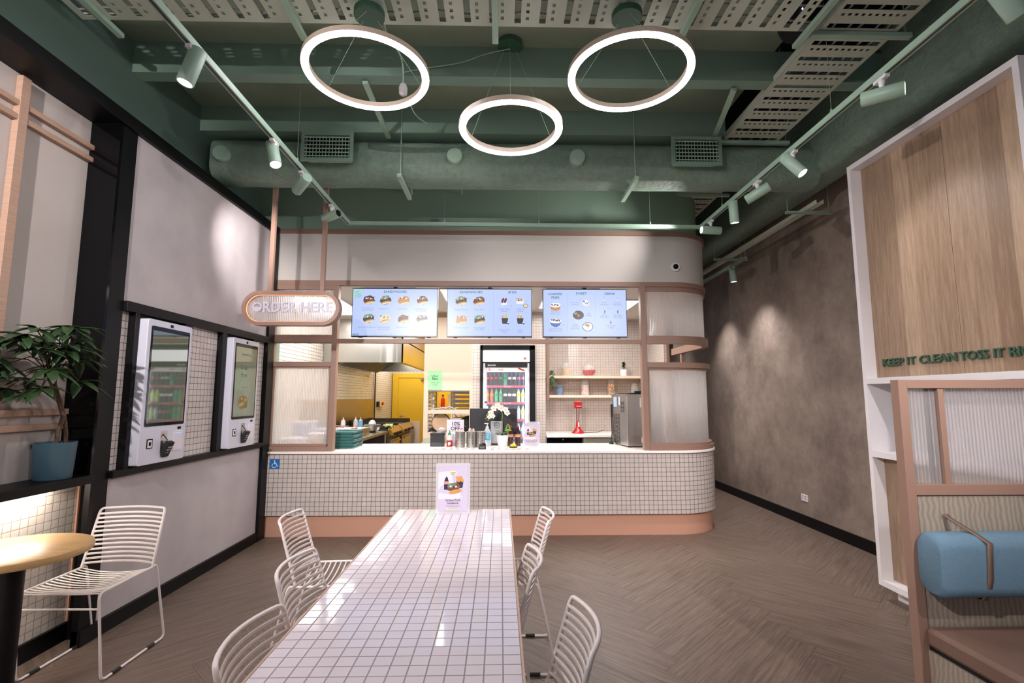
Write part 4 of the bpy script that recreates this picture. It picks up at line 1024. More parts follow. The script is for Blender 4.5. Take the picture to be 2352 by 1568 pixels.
mb = MB(); mb.lathe((-2.305, 2.50, 0), [(.21, 0), (.21, .006), (.05, .02)], 40); mb.build('base_plate', 'black', t, smooth=40)

# menu stand helper: clear acrylic L stand with a printed sheet
P_BG = plain('sheet_lilac', rgb(204, 194, 216), .3, var=.04, nscale=14); P_INK = plain('sheet_ink', rgb(84, 76, 96), .5); P_CR = plain('sheet_cream', rgb(226, 222, 190), .4)
P_BUN = plain('print_bun', rgb(206, 150, 84), .4, var=.25, nscale=90); P_DK = plain('print_dark', rgb(52, 48, 62), .4); P_GRN = plain('print_green', rgb(110, 136, 104), .4, var=.2, nscale=80)
P_MEAT = plain('print_meat', rgb(124, 70, 54), .4, var=.4, nscale=90); P_WH = plain('print_white', rgb(222, 218, 232), .3); P_RED = plain('print_pink', rgb(214, 150, 150), .4)
PM = [P_BG, P_INK, P_CR, P_BUN, P_DK, P_GRN, P_MEAT, P_WH, P_RED]
def menu_stand(cx, y, z, w_, h_, label, title, seed, grp=None):
    t = thing('menu_stand', label, 'menu stand', (cx, y, z), group=grp)
    mb = MB(); mb.box(cx - w_ / 2, cx + w_ / 2, y, y + .004, z, z + h_); mb.box(cx - w_ / 2, cx + w_ / 2, y, y + .07, z, z + .003)
    mb.build('acrylic_holder', 'acrylic', t)
    mb = MB(); s = w_ * .86; x0 = cx - s / 2; zz = z + h_ * .05; hh = h_ * .90; rn = random.Random(seed)
    mb.box(x0, x0 + s, y - .002, y - .0005, zz, zz + hh, 0); k = [0]
    def P(pts, m): k[0] += 1; mb.poly([(x0 + p[0] * s, y - .0021 - .00008 * k[0], zz + p[1] * s) for p in pts], m)
    P([(0, .42), (.38, .40), (.4, .56), (0, .62)], 7); P([(0, 1.3), (.45, 1.35), (.5, .95), (.1, .85), (0, .7)], 7)
    P(blob(.5, 1.27, .13, .09, 18, 0, 0, rn), 2)
    P([(.2, .72), (.34, .72), (.36, .95), (.33, 1.08), (.30, 1.15), (.26, 1.15), (.22, 1.06), (.19, .95)], 4); P([(.19, .90), (.36, .90), (.36, 1.0), (.19, 1.0)], 8)
    P([(.62, .76), (.82, .78), (.86, 1.04), (.62, 1.02)], 4)
    for i in range(6): P(blob(.64 + .035 * i, 1.04 + .06 * rn.random(), .04, .09, 8, .2, (rn.random() - .5), rn), 3)
    P([(.36, .36), (.74, .44), (.78, .64), (.4, .56)], 7)
    P(blob(.52, .80, .24, .13, 14, .15, .2, rn), 6); P(blob(.46, .86, .16, .07, 12, .3, .2, rn), 5)
    for i in range(5): P(blob(.42 + .06 * i, .78 + .06 * rn.random(), .04, .03, 7, .3, .4, rn), [7, 5, 4][i % 3])
    P(blob(.58, .66, .23, .07, 14, .05, .2, rn), 3)
    P(blob(.79, .46, .065, .065, 16, 0, 0, rn), 7)
    def T(s_, x, zt, sz, m=1, b=.0): mb.text(s_, (x0 + x * s, y - .0045, zz + zt * s), XU, ZU, sz * s, m, b)
    T('COMBO', .5, 1.27, .05); T('DEAL', .5, 1.21, .05); T('20.00', .79, .45, .035)
    for i, q in enumerate(title): T(q, .5, .345 - .095 * i, .105)
    T('WITH CUCUMBER & CRISPY SHALLOT', .5, .175, .028); P([(.28, .06), (.72, .06), (.72, .125), (.28, .125)], 2); T('ADD FRIES AND A DRINK', .5, .085, .028)
    mb.build('printed_sheet', PM, t)
menu_stand(-.286, 3.085, .7505, .206, .300, 'clear stand with Grilled Pork Sandwich poster at the end of the table', ('Grilled Pork', 'Sandwich'), 3)

# ------------------------------------------------------------------ ALCOVE shelf, light, plant
mb = MB(); mb.box(-2.66, -2.432, -1.6, 3.10, .938, .987); tag(mb.build('alcove_shelf', 'black', bevel=.002), 'long black shelf holding the potted tree along the left wall', 'shelf')
t = thing('shelf_light', 'warm glowing strip under the black alcove shelf', 'strip light', (-2.57, .7, .93))
mb = MB(); mb.box(-2.58, -2.565, -1.4, 2.98, .930, .937); mb.build('led_strip', 'led', t)
def leaf_blade(mb, o, d, up, L_, W_, m=0, droop=.35, n=5):
    """one arched, folded leaf"""
    d = Vector(d).normalized(); up = Vector(up); s = d.cross(up).normalized(); up = s.cross(d).normalized(); b = len(mb.v); P = Vector(o)
    for i in range(n + 1):
        u = i / n; wd = W_ * math.sin(PI * min(1, .06 + u * .94)) ** .8 * (1 - .25 * u) if i < n else .0005
        c = P + d * (L_ * u) - ZU * (droop * L_ * u * u) + up * 0
        mb.v += [tuple(c - s * wd + up * wd * .25), tuple(c), tuple(c + s * wd + up * wd * .25)]
    for i in range(n):
        a = b + 3 * i; mb.face((a, a + 3, a + 4, a + 1), m); mb.face((a + 1, a + 4, a + 5, a + 2), m)
t = thing('potted_tree', 'small money tree with broad green leaves in a blue grey pot on black shelf', 'potted plant', (-2.54, 2.94, .987))
pc = (-2.54, 2.94, .988)
mb = MB(); mb.lathe(pc, [(.082, 0), (.087, .01), (.097, .195), (.099, .205), (.092, .205), (.089, .19)], 40); mb.build('pot', 'pot_blue', t, smooth=40)
mb = MB(); mb.lathe((pc[0], pc[1], pc[2] + .185), [(.088, 0), (.05, .006), (0.0001, .008)], 24); mb.build('soil', 'soil', t)
mb = MB()
T0 = Vector((-2.52, 2.93, 1.16))
mb.tube([T0 + Vector((-.0, -.015, 0)), T0 + Vector((.015, -.02, .10)), T0 + Vector((.018, .0, .18)), T0 + Vector((.01, -.04, .28)), T0 + Vector((0, -.09, .38)), T0 + Vector((0, -.12, .50)), T0 + Vector((.0, -.16, .58))], [.012, .010, .012, .009, .008, .007, .005], 8)
mb.tube([T0 + Vector((.0, .05, 0)), T0 + Vector((.015, .03, .08)), T0 + Vector((.02, .005, .17)), T0 + Vector((.018, -.03, .27)), T0 + Vector((.015, -.07, .36)), T0 + Vector((.03, -.10, .50))], [.010, .011, .010, .008, .007, .005], 8)
tips = []
RL = random.Random(21)
for i in range(27):
    a = 2 * PI * i / 27 * 3.1 + RL.random(); rr = .10 + .24 * RL.random()
    e = T0 + Vector((.07 + .09 * math.cos(a), -.22 + .72 * rr * math.sin(a), .32 + .36 * RL.random()))
    s0 = T0 + Vector((.01, -.10 + .04 * RL.random(), .36 + .14 * RL.random()))
    mb.tube([s0, (s0 + e) / 2 + ZU * .04, e], .003, 5); tips.append((e, (e - s0)))
mb.build('trunk', 'bark', t, smooth=60)
LG = MB()
for e, d in tips:
    base = math.atan2(d.y, d.x); n = RL.choice((5, 6, 6, 7))
    for k in range(n):
        a = base + (k - (n - 1) / 2) * .72; Ld = .125 + .05 * RL.random() - .014 * abs(k - (n - 1) / 2)
        dv = Vector((math.cos(a) * .75, math.sin(a), .25 - .75 * RL.random())); 
        if e.x + dv.x * Ld < -2.635: dv.x = abs(dv.x) * .3
        leaf_blade(LG, e, dv, ZU, Ld, .023 + .008 * RL.random(), 0, .12 + .30 * RL.random())
tmp = LG.build('foliage', 'leaf', t, smooth=60); mod = tmp.modifiers.new('s', 'SOLIDIFY'); mod.thickness = .0012

# ------------------------------------------------------------------ RIGHT: white framed oak cabinet
CX, CY0, CY1, CZ1 = 2.75, 2.40, 3.715, 3.262
t = thing('waste_cabinet', 'tall white framed oak cabinet with KEEP IT CLEAN lettering beside the booth', 'cabinet', (3.1, 3.05, 0))
mb = MB(); mb.box(CX, 3.45, CY1 - .035, CY1, .10, CZ1); mb.box(CX, 3.45, CY0, CY0 + .035, .10, CZ1); mb.box(CX, 3.45, CY0 + .035, CY1 - .035, CZ1 - .04, CZ1)
mb.box(CX, 3.45, CY0 + .035, CY1 - .035, .10, .14); mb.box(CX, 3.45, CY0 + .035, CY1 - .035, 1.545, 1.588); mb.box(CX, 3.45, CY0 + .035, CY1 - .035, 1.01, 1.053)
mb.box(3.15, 3.449, CY0 + .035, CY1 - .035, 1.053, 1.545); mb.build('white_frame', 'white', t)
mb = MB(); mb.box(CX + .11, 3.44, CY0 + .05, CY1 - .03, 0, .10); mb.build('plinth', 'white', t)
ym = 2.97
for a, c in ((ym + .0015, CY1 - .035), (CY0 + .035, ym - .0015)):
    mb = MB(); mb.box(CX + .085, CX + .105, a, c, 1.588, CZ1 - .04); mb.build('oak_panel', 'oak', t)
    mb = MB(); mb.box(CX + .085, CX + .105, a, c, .14, 1.01); mb.build('oak_door', 'oak', t)
mb = MB(); mb.box(CX + .08, 3.15, 3.44, 3.446, 1.053, 1.545); mb.build('shelf_divider', 'white', t)
mb = MB(); gx = CX + .083
def fit_text(mb, s, x, ya, yb, z, size, m=0, bold=.02, dep=-.012):
    v, f = text_geo(s, bold); w0 = max(p[0] for p in v) - min(p[0] for p in v); sx = abs(yb - ya) / (w0 * size); c = (max(p[0] for p in v) + min(p[0] for p in v)) / 2 * size * sx
    mb.text(s, (x, (ya + yb) / 2 + c, z), -YU, ZU, size, m, bold, sx, (dep, 0, 0))
fit_text(mb, 'KEEP IT CLEAN', gx, 3.602, 3.005, 1.672, .076, bold=.014)
fit_text(mb, 'TOSS IT RIGHT', gx, 2.985, 2.455, 1.672, .076, bold=.014)
mb.build('lettering', plain('forest_green_letter', rgb(52, 84, 66), .45), t)
t = thing('power_outlet', 'white power outlet low on the brown concrete wall', 'outlet', (3.47, 5.73, .28))
mb = MB(); mb.box(3.455, 3.47, 5.68, 5.79, .27, .345); mb.build('plate', 'white', t, bevel=.003)
mb = MB()
for y in (5.705, 5.755):
    mb.box(3.4535, 3.456, y - .004, y - .001, .295, .305); mb.box(3.4535, 3.456, y + .004, y + .007, .295, .305); mb.box(3.453, 3.456, y - .004, y + .006, .32, .332)
mb.build('sockets', 'rubber', t)
# ------------------------------------------------------------------ booth divider, bolster, bench
DY = 2.15
t = thing('booth_divider', 'dusty pink framed booth divider with fluted window in the right foreground', 'room divider', (2.4, DY, 0))
DX0, DX1 = 1.747, 2.95
mb = MB(); mb.box(DX0, DX0 + .04, DY, DY + .045, 0, 1.525); mb.build('post', 'pink', t, bevel=.0015)
mb = MB(); mb.box(DX1 - .04, DX1, DY, DY + .045, 0, 1.525); mb.build('post', 'pink', t, bevel=.0015)
mb = MB(); mb.box(DX0 + .04, DX1 - .04, DY, DY + .045, 1.487, 1.525); mb.build('top_rail', 'pink', t, bevel=.0015)
mb = MB(); mb.box(DX0 + .04, DX1 - .04, DY, DY + .045, 1.030, 1.075); mb.build('middle_rail', 'pink', t, bevel=.0015)
mb = MB(); mb.box(1.925, 1.950, DY + .004, DY + .045, 1.075, 1.487); mb.build('mullion', 'pink', t, bevel=.001)
mb = MB(); mb.box(1.905, 1.924, DY + .05, DY + .06, 1.07, 1.49); mb.build('rubber_seal', 'rubber', t)
for a, c in ((DX0 + .04, 1.925), (1.950, DX1 - .04)):
    mb = MB(); mb.box(a, c, DY + .02, DY + .025, 1.075, 1.487); mb.build('fluted_pane', 'fluted_dim', t)
mb = MB(); mb.box(DX0 + .04, DX1 - .04, DY + .008, DY + .035, .02, 1.030); mb.build('ply_panel', 'pale_ply', t)
t = thing('bolster_cushion', 'blue grey bolster backrest strapped to the booth divider', 'cushion', (2.35, DY - .06, .62))
mb = MB(); prof = rrect(DY - .125, DY + .004, .640, .892, .055, 6); k = len(prof); n = 24
yc = sum(p[0] for p in prof) / k; zc = sum(p[1] for p in prof) / k
for i in range(n + 1):
    u = i / n; x = 1.765 + (2.90 - 1.765) * u; e = min(1, i / 1.0 * .0 + 1)
    s = .86 if i in (0, n) else 1.0; x += (-.0 if i else 0)
    if i == 1: x = 1.782
    if i == n - 1: x = 2.885
    for p in prof: mb.v.append((x, yc + (p[0] - yc) * s, zc + (p[1] - zc) * s))
for i in range(n):
    for j in range(k): mb.face((i * k + j, i * k + (j + 1) % k, (i + 1) * k + (j + 1) % k, (i + 1) * k + j))
mb.face(list(range(k))[::-1]); mb.face([n * k + j for j in range(k)]); mb.build('cushion_body', 'blue_cloth', t, smooth=50)
for x in (1.96, 2.66):
    mb = MB(); P = [(x - .055, DY - .0, .952), (x - .05, DY - .006, .94), (x - .02, DY - .085, .897)] + [(x + .0 - .006 * i, DY - .131, .866 - .07 * i) for i in range(3)] + [(x - .015, DY - .125, .69), (x - .015, DY - .10, .637), (x - .015, DY, .634)]
    b = 0
    for p in P: mb.v += [(p[0] - .011, p[1], p[2]), (p[0] + .011, p[1], p[2])]
    for i in range(len(P) - 1): mb.face((2 * i, 2 * i + 1, 2 * i + 3, 2 * i + 2))
    o = mb.build('strap', 'strap', t, smooth=60); m_ = o.modifiers.new('s', 'SOLIDIFY'); m_.thickness = .003; m_.offset = 1
t = thing('booth_bench', 'brown upholstered booth bench below the blue bolster', 'bench', (2.35, 1.8, 0))
mb = MB(); P = rrect(1.768, 2.93, 1.45, DY + .004, .03, 5); mb.prism(P, (0, 0, .425), XU, YU, (0, 0, .075)); mb.build('seat_pad', 'brown_leather', t, smooth=40, bevel=.016)
mb = MB(); mb.box(1.79, 2.92, 1.48, DY + .004, .405, .425); mb.build('shadow_gap', 'rubber', t)
mb = MB(); mb.box(1.78, 2.92, 1.47, DY + .004, .02, .405); mb.build('ply_base', 'pale_ply', t)
# ------------------------------------------------------------------ KITCHEN
t = thing('exhaust_hood', 'large stainless exhaust hood over the grill line in the kitchen', 'exhaust hood', (-2.1, 9.5, 2.0))
mb = MB(); mb.box(-2.84, -1.575, 8.0, 8.02, 2.0, 2.69); mb.box(-1.595, -1.575, 8.0, 11.0, 2.0, 2.69); mb.box(-2.84, -1.575, 10.98, 11.0, 2.0, 2.69); mb.box(-2.84, -1.575, 8.0, 11.0, 2.35, 2.37)
mb.build('canopy', 'steel', t)
mb = MB(); mb.box(-2.84, -1.6, 8.02, 8.06, 2.0, 2.03); mb.box(-1.66, -1.6, 8.02, 10.98, 2.0, 2.03); mb.build('drip_channel', 'steel', t)
mb = MB()
for i in range(6):
    y = 8.25 + i * .45; mb.obox((-2.45, y + .2, 2.15), (.25, 0, .16), (0, .2, 0), (-.006, 0, .01), 0)
    for k in range(8): mb.obox((-2.445, y + .03 + .05 * k, 2.135), (.25, 0, .16), (0, .006, 0), (-.006, 0, .01), 1)
mb.build('grease_filters', ['steel_dark', 'steel'], t)
mb = MB(); mb.box(-2.845, -2.83, 7.2, 11.2, .93, 1.40); tag(mb.build('wall_splashback', plain('warm_steel_sheet', rgb(196, 178, 138), .28, 1, var=.1)), 'brushed steel splashback sheet behind the grill line', 'splashback')
def bench(x0, x1, y0, y1, z, label, name='prep_bench'):
    t = thing(name, label, 'bench', ((x0 + x1) / 2, (y0 + y1) / 2, 0))
    mb = MB(); mb.box(x0, x1, y0, y1, z - .04, z); mb.build('worktop', 'steel', t, bevel=.004)
    mb = MB(); mb.box(x0 + .05, x1 - .05, y0 + .03, y1 - .03, .25, .27); mb.build('undershelf', 'steel', t)
    for x in (x0 + .04, x1 - .04):
        for y in (y0 + .04, y1 - .04): mb = MB(); mb.lathe((x, y, 0), [(.02, 0), (.02, z - .04)], 10); mb.build('leg', 'steel', t)
    return t
bench(-2.84, -1.90, 6.6, 8.55, .88, 'stainless prep bench behind the left fluted pane')
def cooker(y0, y1, name, label, top, cat):
    t = thing(name, label, cat, (-2.3, (y0 + y1) / 2, 0))
    mb = MB(); mb.box(-2.80, -1.92, y0, y1, .12, .80); mb.build('body', 'steel_dark', t, bevel=.004)
    mb = MB(); mb.prism([(-1.92, .80), (-1.83, .80), (-1.83, .84), (-1.90, .93), (-1.92, .93)], (0, y0, 0), XU, ZU, (0, y1 - y0, 0)); p = mb.build('control_panel', plain('steel_yellow_reflection', rgb(210, 176, 96), .25, .9), t)  # yellow reflection put into the steel panel's own colour
    n = 3
    for i in range(n):
        mb = MB(); y = y0 + (y1 - y0) * (i + .7) / (n + .4); mb.lathe((-1.835, y, .82), [(.026, 0), (.026, .03), (.02, .035)], 14, 0, 'x'); mb.build('knob', 'rubber', t, smooth=40)
    mb = MB()
    if top == 'grill':
        mb.box(-2.78, -1.93, y0, y1, .80, .90)
        for i in range(18): y = y0 + .03 + (y1 - y0 - .06) * i / 17; mb.box(-2.75, -1.95, y - .006, y + .006, .90, .922, 1)
        mb.build('grill_bars', ['steel_dark', 'rubber'], t)
    else:
        mb.box(-2.78, -1.90, y0, y1, .80, .915); mb.box(-2.80, -2.74, y0, y1, .915, 1.01); mb.box(-2.78, -1.92, y1 - .03, y1, .915, 1.0); mb.box(-2.78, -1.92, y0, y0 + .02, .915, .96)
        mb.build('griddle_plate', plain('seasoned_griddle', rgb(84, 74, 64), .3, .7, var=.3), t)
    mb = MB(); mb.box(-1.93, -1.86, y0 + .08, y1 - .08, .35, .72); mb.build('oven_door', 'steel', t, bevel=.004)
    mb = MB(); mb.tube([(-1.83, y0 + .15, .68), (-1.83, y1 - .15, .68)], .012); mb.build('oven_handle', 'steel', t)
    for x in (-2.75, -1.97):
        for y in (y0 + .06, y1 - .06): mb = MB(); mb.lathe((x, y, 0), [(.018, 0), (.02, .12)], 8); mb.build('leg', 'steel_dark', t)
cooker(8.62, 9.42, 'chargrill', 'chargrill with black bars and black knobs, nearer cooker', 'grill', 'grill')
cooker(9.48, 10.7, 'griddle', 'flat griddle with steel control panel tinted by a yellow reflection, farther cooker', 'flat', 'griddle')
mb = MB(); mb.box(-1.95, -1.72, 10.75, 10.85, 0, .93); tag(mb.build('kitchen_end_panel', 'beige'), 'cream end panel beside the yellow door and griddle', 'panel')
def lathe_thing(name, label, cat, c, parts, group=None):
    """parts: (part name, profile, material, segments)"""
    t = thing(name, label, cat, c, group=group)
    for nm, pr, mt, *r in parts:
        mb = MB(); mb.lathe(c, pr, r[0] if r else 20); mb.build(nm, mt, t, smooth=45)
    return t
def sauce(x, y, z, liquid, label):
    c = (x, y, z)
    return lathe_thing('squeeze_bottle', label, 'bottle', c, [('bottle', [(.034, 0), (.038, .01), (.038, .15), (.03, .175)], liquid), ('nozzle', [(.032, .176), (.03, .19), (.010, .195), (.004, .235)], 'white')], 'squeeze bottles on the prep bench')
WS = plain('white_sauce', rgb(238, 234, 240), .3); BS = plain('blue_bottle', rgb(120, 176, 230), .3)
sauce(-2.60, 8.36, .88, WS, 'white squeeze bottle standing leftmost on the prep bench')
sauce(-2.42, 8.45, .88, plain('half_clear_bottle', rgb(206, 206, 206), .3), 'translucent squeeze bottle with brown sauce, middle of three')
sauce(-2.33, 8.42, .88, BS, 'blue squeeze bottle on the prep bench beside the steel bowl')
t = thing('gastro_tray', 'shallow steel food tray with toppings and tongs on bench', 'tray', (-2.4, 7.6, .88))
mb = MB(); mb.box(-2.72, -2.0, 7.15, 7.75, .885, .99); mb.build('tray_body', 'steel', t, bevel=.008)
mb = MB(); mb.box(-2.70, -2.02, 7.17, 7.73, .99, .994)
for i in range(26): mb.sphere((-2.66 + .6 * RN.random(), 7.2 + .5 * RN.random(), 1.0), .02, .014, .008, 6, i % 3)
mb.build('toppings', ['white', 'leaf2', plain('tomato', rgb(190, 80, 60), .4)], t)
mb = MB(); mb.tube([(-2.75, 7.3, 1.03), (-2.25, 7.5, 1.02)], .006, 6); mb.tube([(-2.75, 7.36, 1.05), (-2.25, 7.5, 1.02)], .006, 6); mb.build('tongs', 'steel_dark', t)
lathe_thing('mixing_bowl', 'steel mixing bowl with a dish on top beside the chargrill', 'bowl', (-2.08, 8.2, .88), [('bowl', [(.05, 0), (.11, .04), (.14, .10), (.145, .105), (.135, .10), (.1, .04)], 'steel', 28), ('dish', [(.02, .11), (.13, .115), (.135, .125), (.02, .12)], plain('grey_dish', rgb(120, 136, 140), .4), 28), ('strainer', [(.06, .127), (.055, .16), (.03, .19), (.005, .2)], 'white', 18)])
mb = MB(); rn = random.Random(9); n = 14; b = 0
for i in range(n):
    for j in range(n): mb.v.append((-2.02 + .16 * i / (n - 1), 8.62 + .24 * j / (n - 1), .925 + .03 * rn.random() + .03 * math.sin(i * .9) * math.sin(j * .7) + .02))
for i in range(n - 1):
    for j in range(n - 1): mb.face((i * n + j, (i + 1) * n + j, (i + 1) * n + j + 1, i * n + j + 1))
o = tag(mb.build('dish_cloth', plain('pale_green_cloth', rgb(206, 224, 160), .9, var=.1), smooth=60), 'crumpled pale green cloth on the grill edge', 'cloth'); o.modifiers.new('s', 'SOLIDIFY').thickness = .004
# wall switch and box on the far tile wall
t = thing('isolator_switch', 'black and yellow emergency isolator switch on kitchen tiles', 'switch', (-2.85, 11.6, 1.28))
mb = MB(); mb.box(-2.85, -2.80, 11.55, 11.75, 1.22, 1.34); mb.build('box', 'rubber', t); mb = MB(); mb.box(-2.80, -2.795, 11.65, 12.05, 1.23, 1.35); mb.build('plate', plain('cream_plate', rgb(236, 222, 150), .5), t)
mb = MB(); mb.lathe((-2.79, 11.85, 1.29), [(.04, 0), (.04, .03)], 16, 0, 'x'); mb.build('button', plain('red_button', rgb(200, 40, 30), .4), t)
# boxes blurred behind the left pane
def crate(x0, x1, y0, y1, z0, z1, mt, label):
    t = thing('food_box', label, 'box', ((x0 + x1) / 2, (y0 + y1) / 2, z0), group='boxes behind the left fluted pane')
    mb = MB(); mb.box(x0, x1, y0, y1, z0, z1 - .02); mb.build('box', mt, t, bevel=.008); mb = MB(); mb.box(x0 - .006, x1 + .006, y0 - .006, y1 + .006, z1 - .02, z1); mb.build('lid', 'white', t, bevel=.004)
crate(-2.46, -2.17, 5.62, 5.95, .878, .99, 'white', 'low white box behind the left pane of the screen')
crate(-2.46, -2.25, 5.99, 6.2, .878, 1.16, plain('lilac_box', rgb(176, 178, 214), .5), 'pale blue box at the far left behind the fluted pane')
lathe_thing('food_tub', 'round cream tub behind the left fluted pane beside the trays', 'tub', (-2.07, 5.85, .878), [('tub', [(.11, 0), (.13, .14)], plain('cream_tub', rgb(226, 206, 180), .5), 30), ('lid', [(.136, .14), (.136, .155), (.1, .165)], 'white', 30)])
# teal trays: every one a thing
tp = thing('serving_tray', 'teal serving tray in the stack at the left end of the counter, lowest one', 'tray', (-1.80, 5.85, .878), group='stacked teal serving trays on the counter')
mb = MB(); P0 = rrect(-.17, .17, -.21, .21, .04, 5); P1 = rrect(-.16, .16, -.20, .20, .035, 5)
mb.prism(P1, (0, 0, 0), XU, YU, (0, 0, .004)); k = len(P0); b = len(mb.v)
for p, q in zip(P1, P0): mb.v += [(p[0], p[1], .002), (q[0], q[1], .016), (q[0] * .975, q[1] * .975, .016), (p[0] * .98, p[1] * .98, .004)]
for i in range(k):
    a = b + 4 * i; c = b + 4 * ((i + 1) % k)
    for q in range(3): mb.face((a + q, c + q, c + q + 1, a + q + 1))
mb.build('tray_body', 'teal', tp, smooth=40, world=False)
for i in range(1, 11): dup(tp, (-1.80 + .003 * (i % 3 - 1), 5.85 + .004 * (i % 2), .878 + .0165 * i), .01 * (i % 3 - 1), 'teal serving tray at the top of the counter stack' if i == 10 else 'teal serving tray within the middle of the counter stack')

# partition with pass-through
PX0, PX1, PY = -1.12, -.41, 7.30
t = thing('pickup_partition', 'cream partition with two pass through openings left of the fridge', 'partition', (-.77, PY, 0))
mb = MB(); a, c = -1.056, -.455
mb.box(PX0, PX1, PY, PY + .06, 1.54, 2.62); mb.box(PX0, a, PY, PY + .06, 0, 1.54); mb.box(c, PX1, PY, PY + .06, 0, 1.54); mb.box(a, c, PY, PY + .06, 1.205, 1.262); mb.box(a, c, PY, PY + .06, .86, .937)
mb.build('panel', 'beige', t, bevel=.002)
mb = MB(); mb.box(a, c, PY + .005, PY + .06, 1.525, 1.54); mb.build('opening_lintel', 'steel_dark', t)
mb = MB(); mb.box(a - .06, c + .04, PY - .012, PY, 0, .86); mb.build('lower_panel', plain('sage_panel', rgb(176, 178, 158), .5), t)
mb = MB(); mb.box(a, c, PY + .06, PY + .30, 1.225, 1.255); mb.build('pass_shelf', 'steel', t); mb = MB(); mb.box(a, c, PY + .06, PY + .30, .905, .93); mb.build('pass_shelf', 'steel', t)
t = thing('pickup_sign', 'bright green pick up here sign on the cream partition', 'sign', (-.96, PY, 1.55)); 
mb = MB(); mb.box(-1.062, -.856, PY - .006, PY - .001, 1.55, 1.832); mb.build('board', plain('mint_green_board', rgb(146, 220, 150), .5, var=.01), t)
mb = MB()
for s, z, sz, b in (('Uber', 1.738, .048, .006), ('Eats', 1.700, .048, .014), ('PICK UP', 1.645, .029, .0), ('HERE', 1.612, .029, .0)): mb.text(s, (-.959, PY - .0075, z), XU, ZU, sz, 0, b, 1.05)
mb.build('lettering', plain('sign_ink', rgb(40, 70, 52), .5), t)
mb = MB(); rn = random.Random(2)
for i in range(3): mb.tube([(-1.02 + .1 * i, PY + .12, 1.262 + .012 * i), (-.95 + .1 * i, PY + .1, 1.28 + .012 * i), (-.86 + .1 * i, PY + .14, 1.265)], .011, 8)
tag(mb.build('folded_cloth', plain('grey_cloth', rgb(170, 166, 166), .9)), 'crumpled grey cloths on the upper pass shelf', 'cloth')
# steel racks behind
def rack(x0, x1, y0, y1, label, pans):
    t = thing('tray_rack', label, 'rack', ((x0 + x1) / 2, (y0 + y1) / 2, 0), group='steel tray racks behind the partition')
    for x in (x0, x1):
        for y in (y0, y1): mb = MB(); mb.box(x - .015, x + .015, y - .015, y + .015, .03, 1.62); mb.build('upright', 'steel', t)
    for i in range(pans):
        z = .5 + i * (1.08 / pans); mb = MB(); mb.box(x0 + .02, x1 - .02, y0 - .01, y1, z, z + .045); mb.build('pan', 'steel' if i % 2 else plain('warm_pan', rgb(196, 178, 150), .35, .8), t, bevel=.004)
    mb = MB(); mb.box(x0, x1, y0, y1, 1.60, 1.63); mb.build('top', 'steel', t)
    for x in (x0, x1):
        mb = MB(); mb.lathe((x, y0, .03), [(.012, -.03), (.03, -.02), (.03, 0)], 10); mb.build('castor', 'rubber', t)
rack(-.86, -.45, 8.8, 9.3, 'steel rack full of pans seen right through the pass openings', 14)
rack(-1.40, -1.27, 9.5, 9.9, 'narrow steel rack seen at the left edge of the pass openings', 15)
lathe_thing('plastic_bucket', 'white plastic bucket against the yellow wall behind the partition', 'bucket', (-.99, 10.6, 1.20), [('pail', [(.10, 0), (.13, .28)], plain('cream_bucket', rgb(244, 232, 190), .4), 24), ('lid', [(.137, .28), (.137, .30)], 'white', 24)])
mb = MB(); mb.box(-1.35, -.75, 10.4, 10.9, 1.16, 1.20); mb.box(-1.35, -1.31, 10.4, 10.44, 0, 1.16); mb.box(-.79, -.75, 10.4, 10.44, 0, 1.16); mb.box(-1.35, -1.31, 10.86, 10.9, 0, 1.16); mb.box(-.79, -.75, 10.86, 10.9, 0, 1.16)
tag(mb.build('yellow_stand', 'yellow'), 'yellow shelf stand behind the partition carrying the bucket', 'shelf')
lathe_thing('fire_extinguisher', 'red fire extinguisher on the yellow wall behind the partition', 'fire extinguisher', (-1.22, 10.6, 1.20), [('cylinder', [(.04, 0), (.045, .01), (.045, .20), (.02, .24)], plain('extinguisher_red', rgb(206, 40, 30), .3), 18), ('valve', [(.014, .24), (.014, .28), (.03, .28), (.03, .295)], 'rubber', 10)])
t = thing('round_board', 'round pale wooden board leaning in the lower pass opening', 'board', (-.90, 7.62, .93))
mb = MB(); mb.lathe((-.90, 7.60, 1.062), [(.128, -.004), (.130, .006), (.125, .012)], 40, 0, 'y'); mb.build('board', plain('pale_board', rgb(226, 190, 154), .6), t); mb = MB(); mb.lathe((-.90, 7.61, 1.066), [(.142, 0), (.142, .01)], 40, 0, 'y'); mb.build('rim', plain('brown_rim', rgb(130, 100, 78), .6), t)
t = thing('coffee_machine', 'black machine with hoses right of the lower pass opening', 'machine', (-.56, 7.75, .93))
mb = MB(); mb.prism([(0, 0), (.24, 0), (.24, .24), (.14, .22), (0, .14)], (-.68, 7.72, .932), XU, ZU, (0, .25, 0)); mb.build('body', 'rubber', t, bevel=.006)
mb = MB(); mb.tube([(-.72, 7.7, 1.2), (-.66, 7.7, 1.14), (-.6, 7.7, 1.18)], .006, 6); mb.tube([(-.64, 7.7, 1.0), (-.58, 7.7, 1.03), (-.52, 7.7, .99)], .005, 6); mb.build('hose', 'steel', t)

